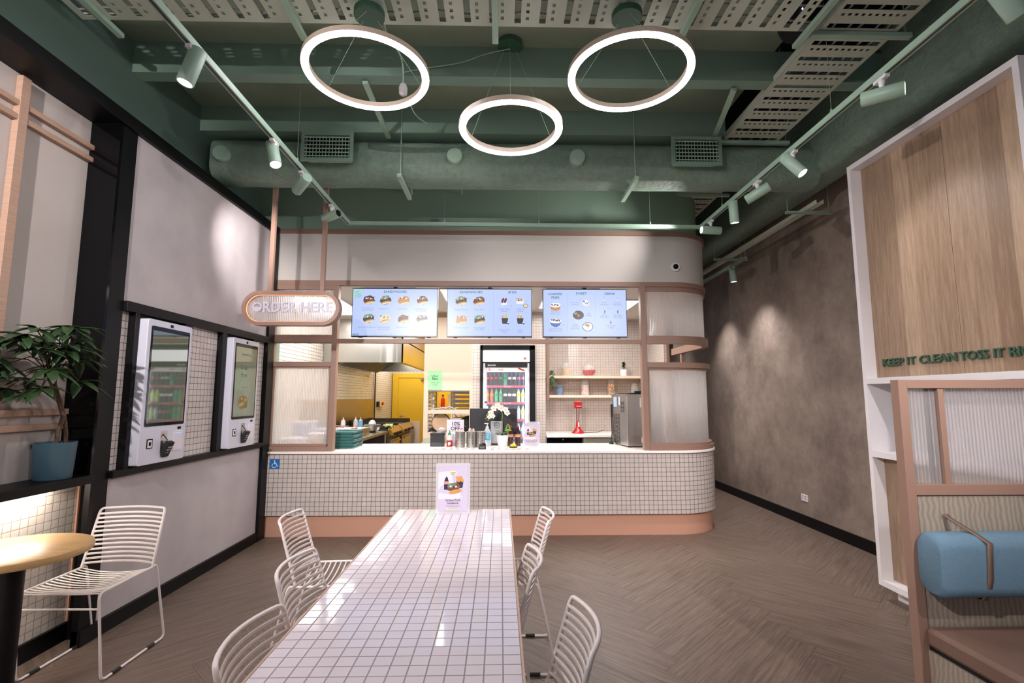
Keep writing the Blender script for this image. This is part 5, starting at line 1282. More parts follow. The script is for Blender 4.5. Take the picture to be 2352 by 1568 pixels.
# ------------------------------------------------------------------ two kitchen workers, bent low behind the counter
SKIN = plain('skin', rgb(206, 160, 132), .55, var=.05)
def skin_mesh(name, joints, edges, mat, parent, root=0, sub=2):
    me = bpy.data.meshes.new(name); me.from_pydata([j[0] for j in joints], edges, []); me.materials.append(mat)
    o = bpy.data.objects.new(name, me); COL.objects.link(o); o.parent = parent
    sk = o.modifiers.new('skin', 'SKIN'); sl = me.skin_vertices[0].data if len(me.skin_vertices) else None
    if sl is None: me.skin_vertices.new() if hasattr(me.skin_vertices, 'new') else None; sl = me.skin_vertices[0].data
    for v, j in zip(sl, joints): v.radius = (j[1], j[2] if len(j) > 2 else j[1])
    sl[root].use_root = True; sk.use_smooth_shade = True
    sb = o.modifiers.new('sub', 'SUBSURF'); sb.levels = 1; sb.render_levels = sub
    return o
def worker(loc, rz, label, shirt, lean):
    """seated on a low stool, torso leaning forward along local +X"""
    t = thing('person', label, 'person', loc, rz)
    sx, sz = lean; P = (0, 0, .36); C1 = (.10 * sx, 0, .36 + .22 * sz); C2 = (.20 * sx, 0, .36 + .42 * sz); Nk = (.26 * sx, 0, .36 + .52 * sz); H = (.31 * sx + .02, 0, .36 + .66 * sz)
    def arm(s):
        S = (C2[0], s * .17, C2[2]); E_ = (C2[0] + .16, s * .20, C2[2] - .22); Wr = (C2[0] + .36, s * .12, C2[2] - .16)
        return S, E_, Wr
    J = [(P, .13, .10), (C1, .125, .095), (C2, .13, .09), (Nk, .055), ((H[0], 0, H[2] - .05), .075, .07), (H, .095, .08), ((H[0], 0, H[2] + .07), .06, .055)]
    Ed = [(0, 1), (1, 2), (2, 3), (3, 4), (4, 5), (5, 6)]
    for s in (-1, 1):
        S, E_, Wr = arm(s); k = len(J); J += [(S, .055), (E_, .042), (Wr, .028)]; Ed += [(2, k), (k, k + 1), (k + 1, k + 2)]
        hip = (0, s * .10, .34); kn = (.40, s * .13, .42); an = (.36, s * .13, .08); toe = (.52, s * .14, .035); k = len(J); J += [(hip, .09), (kn, .06), (an, .042), (toe, .035)]; Ed += [(0, k), (k, k + 1), (k + 1, k + 2), (k + 2, k + 3)]
        # palm with five fingers
        k = len(J); w3 = len(J) - 5; J += [((Wr[0] + .05, Wr[1], Wr[2] - .01), .030, .016)]; Ed += [(w3, k)]
        for f in range(4):
            fy = Wr[1] + (f - 1.5) * .020; ln = (.060, .072, .066, .052)[f]; q = len(J)
            J += [((Wr[0] + .085, fy, Wr[2] - .012), .0095), ((Wr[0] + .085 + ln * .5, fy, Wr[2] - .02), .0085), ((Wr[0] + .085 + ln * .85, fy, Wr[2] - .045), .007)]; Ed += [(k, q), (q, q + 1), (q + 1, q + 2)]
        q = len(J); J += [((Wr[0] + .05, Wr[1] - s * .042, Wr[2] - .015), .010), ((Wr[0] + .085, Wr[1] - s * .055, Wr[2] - .03), .008)]; Ed += [(k, q), (q, q + 1)]
    skin_mesh('body', J, Ed, SKIN, t)
    mb = MB(); mb.sphere((H[0] - .015, 0, H[2] + .045), .098, .088, .10, 20); mb.sphere((H[0] - .07, 0, H[2] - .0), .05, .07, .07, 14); mb.build('hair', plain('black_hair', rgb(24, 20, 20), .6, var=.3, nscale=50, bmp=.4), t, smooth=60, world=False)
    mb = MB()
    for s in (-1, 1): mb.sphere((H[0] + .078, s * .032, H[2] + .01), .009, .012, .008, 8, 0); mb.sphere((H[0] + .085, s * .032, H[2] + .01), .004, .006, .006, 8, 1)
    mb.build('eyes', [plain('eye_white', rgb(236, 232, 228), .3), 'rubber'], t, smooth=60, world=False)
    mb = MB(); mb.sphere((H[0] + .098, 0, H[2] - .022), .015, .013, .02, 10); mb.sphere((H[0] + .08, 0, H[2] - .055), .012, .024, .006, 10)
    for s in (-1, 1): mb.sphere((H[0] + .0, s * .085, H[2] - .015), .018, .010, .03, 10)
    mb.build('face_features', SKIN, t, smooth=60, world=False)
    J2 = [(P, .145, .115), (C1, .14, .11), (C2, .142, .105), ((Nk[0] - .01, 0, Nk[2] - .05), .08)]; E2 = [(0, 1), (1, 2), (2, 3)]
    for s in (-1, 1):
        S, E_, Wr = arm(s); k = len(J2); M_ = tuple((a + c) / 2 for a, c in zip(S, E_)); J2 += [(S, .07), (E_, .056)]; E2 += [(2, k), (k, k + 1)]
    skin_mesh('shirt', J2, E2, shirt, t)
    J3 = [(P, .148, .118)]; E3 = []
    for s in (-1, 1): k = len(J3); J3 += [((.02, s * .10, .34), .10), ((.40, s * .13, .42), .072), ((.36, s * .13, .11), .056)]; E3 += [(0, k), (k, k + 1), (k + 1, k + 2)]
    skin_mesh('trousers', J3, E3, plain('dark_trousers', rgb(40, 42, 52), .8), t)
    return t
def stool(x, y, label):
    t = thing('low_stool', label, 'stool', (x, y, 0), group='low stools in the kitchen')
    mb = MB(); mb.lathe((x, y, .20), [(.13, 0), (.14, .02), (.13, .035)], 24); mb.build('seat', 'steel_dark', t)
    for k in range(4): a = PI / 4 + PI / 2 * k; mb = MB(); mb.tube([(x + .09 * math.cos(a), y + .09 * math.sin(a), .2), (x + .13 * math.cos(a), y + .13 * math.sin(a), 0)], .01, 6); mb.build('leg', 'steel', t)
worker((-1.28, 8.45, 0), .35, 'person with black hair in a cream top crouching behind the pass opening', plain('cream_shirt', rgb(226, 214, 196), .8), (.8, 1.0)); stool(-1.28, 8.45, 'low stool under the person in the cream top')
worker((-1.42, 7.95, 0), .25, 'person in a pale blue shirt bending low left of the partition', plain('pale_blue_shirt', rgb(150, 176, 214), .8), (1.2, .72)); stool(-1.42, 7.95, 'low stool under the person in the pale blue shirt')

# ------------------------------------------------------------------ DRINKS FRIDGE
FX0, FX1, FY = -.30, .505, 7.28
mb = MB(); mb.box(FX0 - .0, FX0 + .035, FY - .02, FY + .7, 0, 2.20); mb.box(FX1 - .075, FX1, FY - .02, FY + .7, 0, 2.20); mb.box(FX0, FX1, FY - .02, FY + .7, 2.14, 2.204); mb.box(FX0, FX1, FY + .68, FY + .7, 0, 2.2)
tag(mb.build('fridge_surround', 'black'), 'black recess frame around the drinks fridge', 'frame')
t = thing('drinks_fridge', 'tall glass door drinks fridge full of bottles, header glowing white', 'fridge', (.08, FY + .3, 0))
a, c = FX0 + .037, FX1 - .077
FW = plain('fridge_silver', rgb(214, 214, 220), .3, .2)
mb = MB(); mb.box(a, a + .03, FY + .05, FY + .66, 0, 2.13); mb.box(c - .03, c, FY + .05, FY + .66, 0, 2.13); mb.box(a, c, FY + .62, FY + .66, 0, 2.13); mb.box(a, c, FY + .05, FY + .66, 0, .25); mb.box(a, c, FY + .05, FY + .66, 2.11, 2.135)
mb.build('cabinet', FW, t, bevel=.003)
mb = MB(); mb.box(a + .004, c - .004, FY, FY + .05, 1.962, 2.128); mb.build('header_panel', 'header_glow', t, bevel=.01)
mb = MB(); mb.lathe((c - .07, FY - .001, 2.01), [(.022, 0), (.022, -.001)], 24, 0, 'y'); mb.build('header_badge', plain('badge_coral', rgb(226, 110, 96), .4), t)
mb = MB(); mb.box(a, c, FY - .005, FY + .05, 1.945, 1.96); mb.box(a + .035, c - .035, FY - .003, FY + .045, 1.885, 1.945); mb.build('door_head', 'rubber', t)
mb = MB(); mb.text('SKOPE', (a + .13, FY - .005, 1.901), XU, ZU, .026, 0, .02, 1.5); mb.build('door_lettering', 'white', t)
mb = MB(); mb.box(a + .004, a + .04, FY, FY + .045, .27, 1.944); mb.box(c - .04, c - .004, FY, FY + .045, .27, 1.944); mb.box(a + .04, c - .04, FY, FY + .045, .27, .33); D = mb.build('door', FW, t, bevel=.003)
mb = MB(); mb.box(a + .035, a + .065, FY - .02, FY, 1.36, 1.385); mb.build('door_handle', 'rubber', D)
mb = MB(); mb.box(a + .04, c - .04, FY + .02, FY + .026, .33, 1.885); mb.build('door_glass', 'door_glass', D)
mb = MB(); mb.box(a + .03, c - .03, FY + .60, FY + .605, .28, 2.1); mb.build('back_lining', plain('fridge_lining', rgb(120, 140, 165), .4), t)
mb = MB(); mb.box(c - .062, c - .045, FY + .06, FY + .08, .35, 1.87); mb.box(a + .045, a + .052, FY + .06, FY + .07, .35, 1.87); mb.build('light_tube', 'fridge_glow', t)
mb = MB(); mb.box(a + .065, c - .065, FY + .014, FY + .018, 1.812, 1.882, 0)
mb.text('Add a ', (a + .17, FY + .0125, 1.835), XU, ZU, .037, 1, .0); mb.text('drink', (a + .262, FY + .0125, 1.835), XU, ZU, .037, 2, .014)
rn = random.Random(3)
for dx in (.085, .098, .111): mb.box(a + dx - .0035, a + dx + .0035, FY + .012, FY + .0135, 1.822, 1.862, 2); mb.box(a + dx - .0018, a + dx + .0018, FY + .012, FY + .0135, 1.862, 1.874, 2)
mb.prism(blob(c - .155, 1.862, .02, .016, 12, .1, 0, rn), (0, FY + .0135, 0), XU, ZU, (0, -.002, 0), 3); mb.prism([(c - .15, 1.87), (c - .075, 1.842), (c - .08, 1.818), (c - .155, 1.85)], (0, FY + .0135, 0), XU, ZU, (0, -.002, 0), 2)
mb.build('drink_banner', [plain('banner_white', rgb(248, 246, 246), .4), plain('banner_grey', rgb(150, 130, 130), .4), plain('banner_red', rgb(196, 60, 52), .4), plain('banner_orange', rgb(226, 130, 70), .4)], D)
SH = [1.618, 1.372, 1.126, .868, .61, .36]
for i, z in enumerate(SH):
    mb = MB(); mb.box(a + .032, c - .032, FY + .10, FY + .6, z - .008, z); s = mb.build('shelf', 'steel', t)
    mb = MB(); mb.box(a + .034, c - .064, FY + .088, FY + .098, z - .034, z - .001, 0); mb.text('Coca-Cola', ((a + c) / 2 + .02, FY + .0865, z - .026), XU, ZU, .024, 1, .01)
    mb.build('shelf_strip', [plain('strip_pink_red', rgb(206, 70, 96), .4), 'white'], s)
BP = {}
def bottle_proto(key, liquid, label_c, cap, lab, h=.205):
    t = thing('drink_bottle', lab, 'bottle', (0, 0, 0))
    k = h / .205; R_ = .0265
    mb = MB(); mb.lathe((0, 0, 0), [(R_ * .85, 0), (R_, .006), (R_ * .92, .05 * k), (R_, .085 * k), (R_, .125 * k), (R_ * .78, .145 * k), (R_ * .42, .18 * k), (R_ * .40, .192 * k)], 14); mb.build('bottle_body', liquid, t, smooth=50, world=False)
    mb = MB(); mb.lathe((0, 0, 0), [(R_ * 1.02, .088 * k), (R_ * 1.03, .09 * k), (R_ * 1.03, .122 * k), (R_ * 1.02, .124 * k)], 14); mb.build('label', label_c, t, smooth=50, world=False)
    mb = MB(); mb.lathe((0, 0, 0), [(R_ * .47, .19 * k), (R_ * .47, .204 * k), (R_ * .3, .206 * k)], 12); mb.build('cap', cap, t, smooth=40, world=False)
    BP[key] = t; t['_used'] = 0; return t
def liq(n, c): return plain(n, c, .08, var=.1, nscale=30, spec=.6)
RED = plain('label_red', rgb(200, 24, 40), .4); GRNL = plain('label_green', rgb(40, 150, 90), .4); WHL = plain('label_white', rgb(236, 236, 240), .4); ORL = plain('label_orange', rgb(236, 130, 40), .4); YEL = plain('label_yellow', rgb(240, 220, 70), .4); PINK = plain('label_pink', rgb(220, 90, 120), .4); BLC = plain('cap_blue', rgb(40, 110, 190), .4); GRC = plain('cap_green', rgb(40, 120, 70), .4)
cola = liq('cola_liquid', rgb(52, 26, 24)); green_l = liq('green_liquid', rgb(90, 190, 130)); clear_l = liq('clear_liquid', rgb(190, 220, 226)); amber = liq('orange_liquid', rgb(196, 110, 70)); yel_l = liq('yellow_liquid', rgb(226, 236, 170)); dark_l = liq('dark_blue_liquid', rgb(40, 50, 70))
bottle_proto('cola', cola, RED, RED, ''); bottle_proto('zero', dark_l, PINK, 'rubber', ''); bottle_proto('lime', green_l, GRNL, GRC, ''); bottle_proto('cream', cola, WHL, 'rubber', '')
bottle_proto('peach', amber, ORL, BLC, ''); bottle_proto('lemon', yel_l, YEL, BLC, ''); bottle_proto('water', clear_l, WHL, BLC, ''); bottle_proto('dark', dark_l, GRNL, 'rubber', '')
desc = {'cola': 'cola bottle with red label', 'zero': 'dark bottle with pink label', 'lime': 'green soft drink bottle', 'cream': 'cola bottle with white label', 'peach': 'amber drink bottle with orange label', 'lemon': 'pale yellow lemonade bottle', 'water': 'clear water bottle with blue cap', 'dark': 'dark bottle with green label'}
rows = [['cola', 'cola', 'cola', 'dark', 'lime', 'cream', 'cream', 'zero', 'zero'], ['peach', 'peach', 'lime', 'lime', 'cream', 'cream', 'cream', 'lemon', 'lemon'], ['water', 'peach', 'lime', 'lime', 'dark', 'zero', 'zero', 'water', 'lemon'], ['water', 'water', 'lime', 'peach', 'zero', 'cola', 'cola', 'water', 'water'], ['cola', 'cola', 'cola', 'cream', 'cream', 'water', 'water', 'lime', 'lime']]
ord_ = ['top', 'second', 'third', 'fourth', 'fifth']
for i, rw in enumerate(rows):
    for j, k in enumerate(rw):
        x = a + .068 + (c - a - .165) * j / 8
        lab = desc[k] + ' on the %s fridge shelf' % ord_[i]; g = desc[k] + 's on the %s fridge shelf' % ord_[i]
        if BP[k]['_used'] == 0:
            o = BP[k]; o['_used'] = 1; o.location = (x, FY + .135, SH[i]); o['label'] = lab; o['group'] = g
        else: dup(BP[k], (x, FY + .135, SH[i]), 0, lab, g)

# ------------------------------------------------------------------ shelves, jars, mixer, back counter
WSH = wood('pale_shelf_timber', rgb(226, 200, 176), rgb(240, 220, 198), 1.5, .5)
M['shelf_wood'] = WSH
t = thing('wall_shelf', 'upper pale timber shelf on the white mosaic wall', 'shelf', (1.5, 7.85, 1.74), group='pale timber wall shelves'); mb = MB(); mb.box(.67, 2.385, 7.72, 8.0, 1.737, 1.778); mb.build('board', 'shelf_wood', t, bevel=.002)
t = thing('wall_shelf', 'lower pale timber shelf on the white mosaic wall', 'shelf', (1.5, 7.85, 1.43), group='pale timber wall shelves'); mb = MB(); mb.box(.67, 2.385, 7.72, 8.0, 1.436, 1.478); mb.build('board', 'shelf_wood', t, bevel=.002)
mb = MB(); mb.box(.705, .75, 7.665, 7.715, 1.395, 2.70); tag(mb.build('shelf_post', 'pink', bevel=.002), 'pink timber post hanging in front of the shelf ends', 'post')
def jar(x, z, r, h, fill, fcol, label, neck=.8, ball=False, y=7.86, lid=False):
    t = thing('candy_jar', label, 'jar', (x, y, z), group='candy jars on the wall shelves')
    pr = [(r * .9, 0), (r, .008), (r, h * .78), (r * neck, h * .88), (r * neck, h)] if not ball else [(r * .6, 0), (r * .9, h * .2), (r, h * .48), (r * .85, h * .8), (r * .5, h)]
    mb = MB(); mb.lathe((x, y, z), pr, 24); mb.build('glass_jar', 'glass', t, smooth=50)
    mb = MB(); mb.lathe((x, y, z + h), [(r * neck * 1.02 if not ball else r * .5, -.006), (r * neck * 1.04 if not ball else r * .52, 0)], 24)
    if lid: mb.lathe((x, y, z + h), [(r * neck, 0), (r * neck * .9, .02), (.01, .03)], 20)
    mb.build('rim', 'glass', t, smooth=40)
    rn = random.Random(int(x * 100)); mb = MB(); nm = len(fcol)
    fh = h * fill; s = .0075 if nm > 1 or ball else .006; n = 240
    core = [(r * .80, .004), (r * .88, .012), (r * .88, fh - .01)] if not ball else [(r * .55, .004), (r * .82, h * .2), (r * .9, fh - .01)]
    mb.lathe((x, y, z), core, 18, 0)
    for i in range(n):
        zz = rn.random() * fh + .006; a_ = -PI * rn.random(); q = r * .90 if not ball else r * .93 * math.sqrt(max(.3, 1 - ((zz - h * .48) / (h * .56)) ** 2))
        if i % 4 == 0: zz = fh; q *= rn.random()
        mb.sphere((x + q * math.cos(a_), y + q * math.sin(a_), z + zz), s, s, s, 6, i % nm)
    o = mb.build('candy_filling', fcol, t, smooth=60); o['kind'] = 'stuff'
    return t
CY = lambda n, c: plain('candy_' + n, c, .35)
jar(1.03, 1.778, .058, .215, .52, [CY('straw', rgb(226, 196, 150))], 'tall glass jar of pale straw coloured sweets on the upper shelf')
jar(1.40, 1.778, .10, .18, .50, [CY('red', rgb(200, 50, 46))], 'round glass bowl jar of red sweets on the upper shelf', ball=True)
jar(.93, 1.478, .053, .15, .85, [CY('blue', rgb(40, 120, 180))], 'small glass jar of blue sweets on the lower shelf')
jar(1.335, 1.478, .060, .235, .62, [CY('white', rgb(242, 226, 222)), CY('pinkish', rgb(240, 200, 200))], 'glass jar of white and pink marshmallows on the lower shelf')
jar(1.75, 1.478, .058, .235, .80, [CY('orange', rgb(236, 130, 40)), CY('y', rgb(240, 210, 50)), CY('b2', rgb(50, 90, 160)), CY('g', rgb(90, 150, 60)), CY('br', rgb(70, 46, 40))], 'glass jar of mixed coloured sweets on the lower shelf')
jar(2.12, 1.478, .055, .16, .1, [CY('clear', rgb(220, 214, 208))], 'nearly empty glass jar behind the steel ice machine', lid=True)
def rosette(name, label, c, pr, potm, kind):
    t = thing(name, label, 'potted plant', c, group='small plants on the wall shelves')
    mb = MB(); mb.lathe(c, pr, 22); mb.build('pot', potm, t, smooth=45); rn = random.Random(int(c[0] * 50)); mb = MB(); h = pr[-1][1]
    if kind == 'up':
        for i in range(16): a_ = i * 2.4; leaf_blade(mb, (c[0], c[1], c[2] + h + .01 + .005 * i), (math.cos(a_), math.sin(a_), .5 + .05 * i), ZU, .075, .018, 0, .2)
        mb.tube([(c[0], c[1], c[2] + h - .01), (c[0], c[1], c[2] + h + .09)], .004, 6)
    else:
        for i in range(20):
            a_ = rn.random() * 2 * PI; L_ = .10 + .22 * rn.random(); pts = []
            for k in range(9): u = k / 8; q = .05 * min(1, u * 3) + .012 * u; pts.append(Vector((c[0] + q * math.cos(a_), c[1] + q * math.sin(a_) - .03, c[2] + h + .03 * math.sin(min(1, u * 3) * PI) - L_ * u)))
            mb.tube(pts, .0015, 4)
            for p in pts: 
                for s in range(3): mb.sphere((p.x + (rn.random() - .5) * .022, p.y + (rn.random() - .5) * .02, p.z + (rn.random() - .5) * .02), .0075, .006, .009, 5)
    o = mb.build('foliage', 'leaf' if kind == 'up' else 'leaf2', t, smooth=60); return t
rosette('potted_plant', 'little green plant in a white pot on the upper shelf', (1.96, 7.86, 1.778), [(.048, 0), (.052, .01), (.056, .095), (.052, .1)], 'white', 'up')
rosette('trailing_plant', 'grey green trailing plant hanging off the upper shelf left end', (.805, 7.80, 1.778), [(.035, 0), (.042, .06)], 'white', 'down')
rosette('trailing_plant', 'grey green trailing plant at the right end of the upper shelf', (2.27, 7.80, 1.778), [(.035, 0), (.042, .06)], 'white', 'down')
t = thing('back_counter', 'white topped back counter with dark under counter fridges', 'counter', (1.5, 7.6, 0))
mb = MB(); mb.box(.664, 2.385, 7.2, 8.0, .87, .905); mb.build('worktop', 'stone', t, bevel=.003)
mb = MB(); mb.box(.664, 2.38, 7.3, 8.0, .08, .87); mb.build('carcass', 'beige', t)
mb = MB(); mb.box(.668, 1.18, 7.24, 7.3, .10, .86); d_ = mb.build('fridge_door', 'gloss_black', t, bevel=.003); mb = MB(); mb.lathe((.90, 7.24, .838), [(.008, 0), (.008, -.008)], 12, 0, 'y'); mb.build('lock', 'steel', d_)
mb = MB(); mb.box(1.2, 2.36, 7.26, 7.3, .10, .86); mb.build('cabinet_door', plain('sage_door', rgb(176, 180, 160), .5), t, bevel=.003)
# red milkshake mixer
t = thing('milkshake_mixer', 'bright red milkshake mixer on the back counter', 'mixer', (1.17, 7.55, .905))
RM = plain('mixer_red', rgb(178, 24, 30), .22, coat=.5)
c0 = (1.168, 7.55, .905)
mb = MB(); mb.lathe(c0, [(.095, 0), (.095, .012), (.06, .05), (.036, .09), (.028, .16), (.026, .175)], 28); mb.build('base', RM, t, smooth=45)
mb = MB(); mb.box(c0[0] - .026, c0[0] - .016, c0[1] - .01, c0[1] + .02, c0[2] + .15, c0[2] + .385); mb.build('spine', RM, t)
mb = MB(); mb.lathe(c0, [(.022, .12), (.022, .36)], 20); mb.build('spindle_cover', 'steel', t, smooth=45)
mb = MB(); mb.prism(rrect(-.054, .054, .37, .478, .016, 4), (c0[0], c0[1] - .05, c0[2]), XU, ZU, (0, .11, 0)); mb.build('motor_head', RM, t, smooth=45, bevel=.006)
mb = MB(); mb.text('ROBOLAB', (c0[0] + .008, c0[1] - .0575, c0[2] + .40), XU, ZU, .016, 0, .02); mb.build('lettering', 'white', t)
mb = MB(); mb.box(c0[0] - .006, c0[0] + .012, c0[1] - .06, c0[1] - .04, c0[2] + .10, c0[2] + .165); mb.build('speed_label', 'white', t)
mb = MB(); mb.tube([(c0[0] + .09, c0[1] + .05, .912), (1.5, 7.7, .912), (1.62, 7.9, .93)], .004, 6); mb.build('cord', 'rubber', t)
# steel soft serve / ice machine on the counter
t = thing('ice_machine', 'big stainless machine with vent slots standing on the counter right end', 'machine', (1.65, 6.0, .878)); ICE = t
IX0, IX1, IY0, IY1 = 1.435, 1.86, 5.72, 6.22
mb = MB(); mb.box(IX0, IX1, IY0, IY1, .893, 1.475); mb.build('body', 'steel', t, bevel=.006)
mb = MB()
for x in (IX0 + .04, IX1 - .04):
    for y in (IY0 + .05, IY1 - .05): mb.lathe((x, y, .878), [(.02, 0), (.018, .016)], 12)
mb.build('feet', 'rubber', t)
mb = MB(); mb.box(IX0 - .003, IX0 + .03, IY0 + .02, IY1, 1.462, 1.482); mb.box(IX0 - .006, IX1, IY0 - .004, IY1, 1.46, 1.478); mb.build('top_flange', 'steel', t)
mb = MB(); mb.prism(rrect(1.50, 1.86, 5.80, 6.2, .05, 5), (0, 0, 1.478), XU, YU, (0, 0, .02)); mb.lathe((1.68, 5.98, 1.498), [(.04, 0), (.045, .02), (.02, .03)], 20); mb.build('lid', 'rubber', t, smooth=45)
mb = MB()
for i in range(8): 
    z = 1.385 - .016 * i
    for y in (5.86, 5.80): mb.box(IX0 - .0035, IX0 - .002, y, y + .045, z, z + .007)
for i in range(22):
    z = 1.235 - .016 * i
    for y in (6.09, 6.02, 5.95): mb.box(IX0 - .0035, IX0 - .002, y, y + .055, z, z + .007)
mb.build('vent_slots', 'rubber', t)
mb = MB(); mb.box(IX0 - .004, IX0 - .002, 6.03, 6.14, 1.33, 1.45, 0); mb.box(IX0 - .004, IX0 - .002, 5.93, 5.97, 1.35, 1.45, 1); mb.box(1.59, 1.63, IY0 - .003, IY0 - .001, 1.33, 1.44, 1); mb.box(1.60, 1.64, IY0 - .003, IY0 - .001, .93, .99, 1)
mb.build('stickers', [plain('sticker_blue', rgb(166, 190, 222), .5), plain('sticker_white', rgb(232, 222, 222), .5)], t)
mb = MB(); mb.box(1.42, 1.435, 6.205, 6.22, 1.2, 1.36); mb.tube([(1.425, 6.21, 1.2), (1.425, 6.20, 1.0), (1.405, 6.18, .92)], .007, 8); mb.lathe((1.40, 6.16, .878), [(.028, 0), (.022, .025), (.01, .04)], 16); mb.build('dispensing_arm', 'rubber', t, smooth=40)
ICE.rotation_euler = (0, 0, .13); ICE.location = (1.622, 6.0, .878)
mb = MB(); mb.box(1.9, 2.16, 5.78, 6.14, .878, 1.42); tag(mb.build('display_cabinet', plain('grey_steel_panel', rgb(130, 128, 132), .35, .7), bevel=.006), 'grey box unit blurred behind the right fluted pane', 'machine') if False else None
for x, y, h, cc, lab in ((2.02, 6.0, .10, 'glass', 'clear glass tumbler blurred behind the curved pane'), (2.20, 6.15, .16, plain('grey_jug', rgb(110, 106, 106), .4), 'grey lidded jug blurred at the right end of the pane'), (2.30, 6.05, .17, plain('grey_jug', rgb(110, 106, 106), .4), 'grey lidded container at the far right behind the curved pane'), (2.10, 6.05, .12, plain('tan_tub', rgb(190, 150, 120), .5), 'tan tub blurred behind the curved pane')):
    lathe_thing('lidded_container', lab, 'container', (x, y, .878), [('body', [(.04, 0), (.045, h)], cc, 18), ('lid', [(.048, h), (.048, h + .012), (.02, h + .02)], 'steel', 18)], 'containers behind the curved pane')

# ------------------------------------------------------------------ ON THE COUNTER
CT = .878
t = thing('napkin_dispenser', 'smoky black napkin box with a napkin pulled out', 'napkin dispenser', (-.735, 5.93, CT))
mb = MB(); mb.prism(rrect(-.815, -.655, 5.85, 6.01, .015, 4), (0, 0, CT), XU, YU, (0, 0, .13)); mb.build('box', 'smoke', t, bevel=.003)
mb = MB(); mb.box(-.79, -.68, 5.875, 5.985, CT + .01, CT + .10); mb.build('napkins', 'white', t)
mb = MB(); mb.prism(rrect(-.818, -.652, 5.847, 6.013, .016, 4), (0, 0, CT + .13), XU, YU, (0, 0, .022)); mb.build('lid', 'rubber', t, bevel=.004)
mb = MB(); mb.v += [(-.76, 5.93, CT + .15), (-.70, 5.93, CT + .15), (-.655, 5.90, CT + .205), (-.70, 5.94, CT + .215), (-.64, 5.95, CT + .185), (-.73, 5.90, CT + .19)]
mb.face((0, 1, 2, 5)); mb.face((5, 2, 3)); mb.face((1, 4, 3, 2)); mb.build('pulled_napkin', 'white', t)
t = lathe_thing('sauce_bottle', 'red chilli sauce bottle with green cap on the counter', 'bottle', (-.583, 5.78, CT),
    [('bottle', [(.030, 0), (.033, .01), (.033, .10), (.025, .125), (.017, .14)], plain('clear_plastic_grey', rgb(206, 196, 196), .2), 20), ('sauce', [(.0335, .008), (.0338, .012), (.0338, .075), (.0335, .08)], plain('chilli_red', rgb(168, 40, 36), .3, var=.3, nscale=120), 20), ('cap', [(.019, .14), (.019, .155), (.009, .165), (.003, .195)], plain('cap_bright_green', rgb(40, 140, 80), .4), 16)])
mb = MB(); mb.prism(blob(0, .045, .016, .02, 10, .3, 0, RN), (-.583, 5.7455, CT), XU, ZU, (0, -.001, 0)); mb.build('rooster_print', 'white', t)
def cutlery(x, y, label, extra):
    t = thing('cutlery_cylinder', label, 'cutlery holder', (x, y, CT), group='perforated steel cutlery cylinders on the counter')
    mb = MB(); R_ = .055; nA, nZ = 48, 22; h = .175
    for i in range(nZ + 1):
        for j in range(nA): a_ = 2 * PI * j / nA; mb.v.append((x + R_ * math.cos(a_), y + R_ * math.sin(a_), CT + h * i / nZ))
    for i in range(nZ):
        for j in range(nA):
            m_ = 1 if (i in (5, 9, 13, 16)) and j % 6 in (2,) else 0
            mb.face((i * nA + j, i * nA + (j + 1) % nA, (i + 1) * nA + (j + 1) % nA, (i + 1) * nA + j), m_)
    mb.face(list(range(nA))[::-1]); mb.build('cylinder', ['steel', 'rubber'], t, smooth=40)
    mb = MB(); mb.tube([(x + R_ * math.cos(2 * PI * j / 32), y + R_ * math.sin(2 * PI * j / 32), CT + h) for j in range(32)], .003, 6, closed=True); mb.build('rolled_rim', 'steel', t)
    rn = random.Random(int(x * 1000)); mb = MB()
    for i in range(9): a_ = 2 * PI * i / 9; q = .03; hh = h + extra * (.5 + .5 * rn.random()); mb.obox((x + q * math.cos(a_), y + q * math.sin(a_), CT + hh / 2 + .005), (.005, 0, 0), (0, .0015, 0), (.002, 0, hh / 2))
    mb.build('cutlery', plain('cutlery_plastic', rgb(230, 214, 206), .5), t)
cutlery(-.462, 5.79, 'perforated steel cutlery cylinder, leftmost of three beside the sauce bottle', .0)
cutlery(-.335, 5.79, 'perforated steel cutlery cylinder in the middle with cutlery poking out', .035)
cutlery(-.228, 5.80, 'perforated steel cutlery cylinder nearest the hand sanitiser', .0)
t = thing('discount_sign', 'upright lilac card reading 10% OFF behind the cutlery cylinders', 'sign', (-.53, 5.95, CT))
mb = MB(); mb.box(-.635, -.432, 5.95, 5.955, CT, CT + .305); mb.box(-.635, -.432, 5.95, 6.02, CT, CT + .003); mb.build('card', plain('card_lilac_grey', rgb(222, 216, 228), .4), t)
mb = MB(); mb.text('10%', (-.53, 5.948, CT + .235), XU, ZU, .062, 0, .02); mb.text('OFF', (-.535, 5.948, CT + .180), XU, ZU, .062, 0, .02); mb.build('lettering', plain('slate_ink', rgb(52, 58, 66), .5), t)
mb = MB(); mb.text('u', (-.470, 5.9475, CT + .186), XU, ZU, .04, 0, .02); mb.text('u', (-.452, 5.9475, CT + .188), XU, ZU, .04, 0, .02); mb.box(-.60, -.48, 5.9475, 5.948, CT + .165, CT + .17, 1); mb.build('script_mark', [plain('coral_ink', rgb(206, 110, 90), .5), plain('olive_ink', rgb(190, 190, 90), .5)], t)
t = thing('computer_monitor', 'black monitor seen from behind on its silver stand', 'monitor', (-.09, 6.35, CT))
mb = MB(); mb.box(-.37, .20, 6.05, 6.09, 1.0, 1.31); mb.build('back_shell', plain('monitor_black', rgb(32, 32, 38), .5), t, bevel=.008)
mb = MB(); mb.box(-.12, .035 - .01, 5.995, 6.05, .90, 1.16); mb.build('stand_neck', plain('silver_plastic', rgb(176, 176, 180), .35, .4), t, bevel=.008)
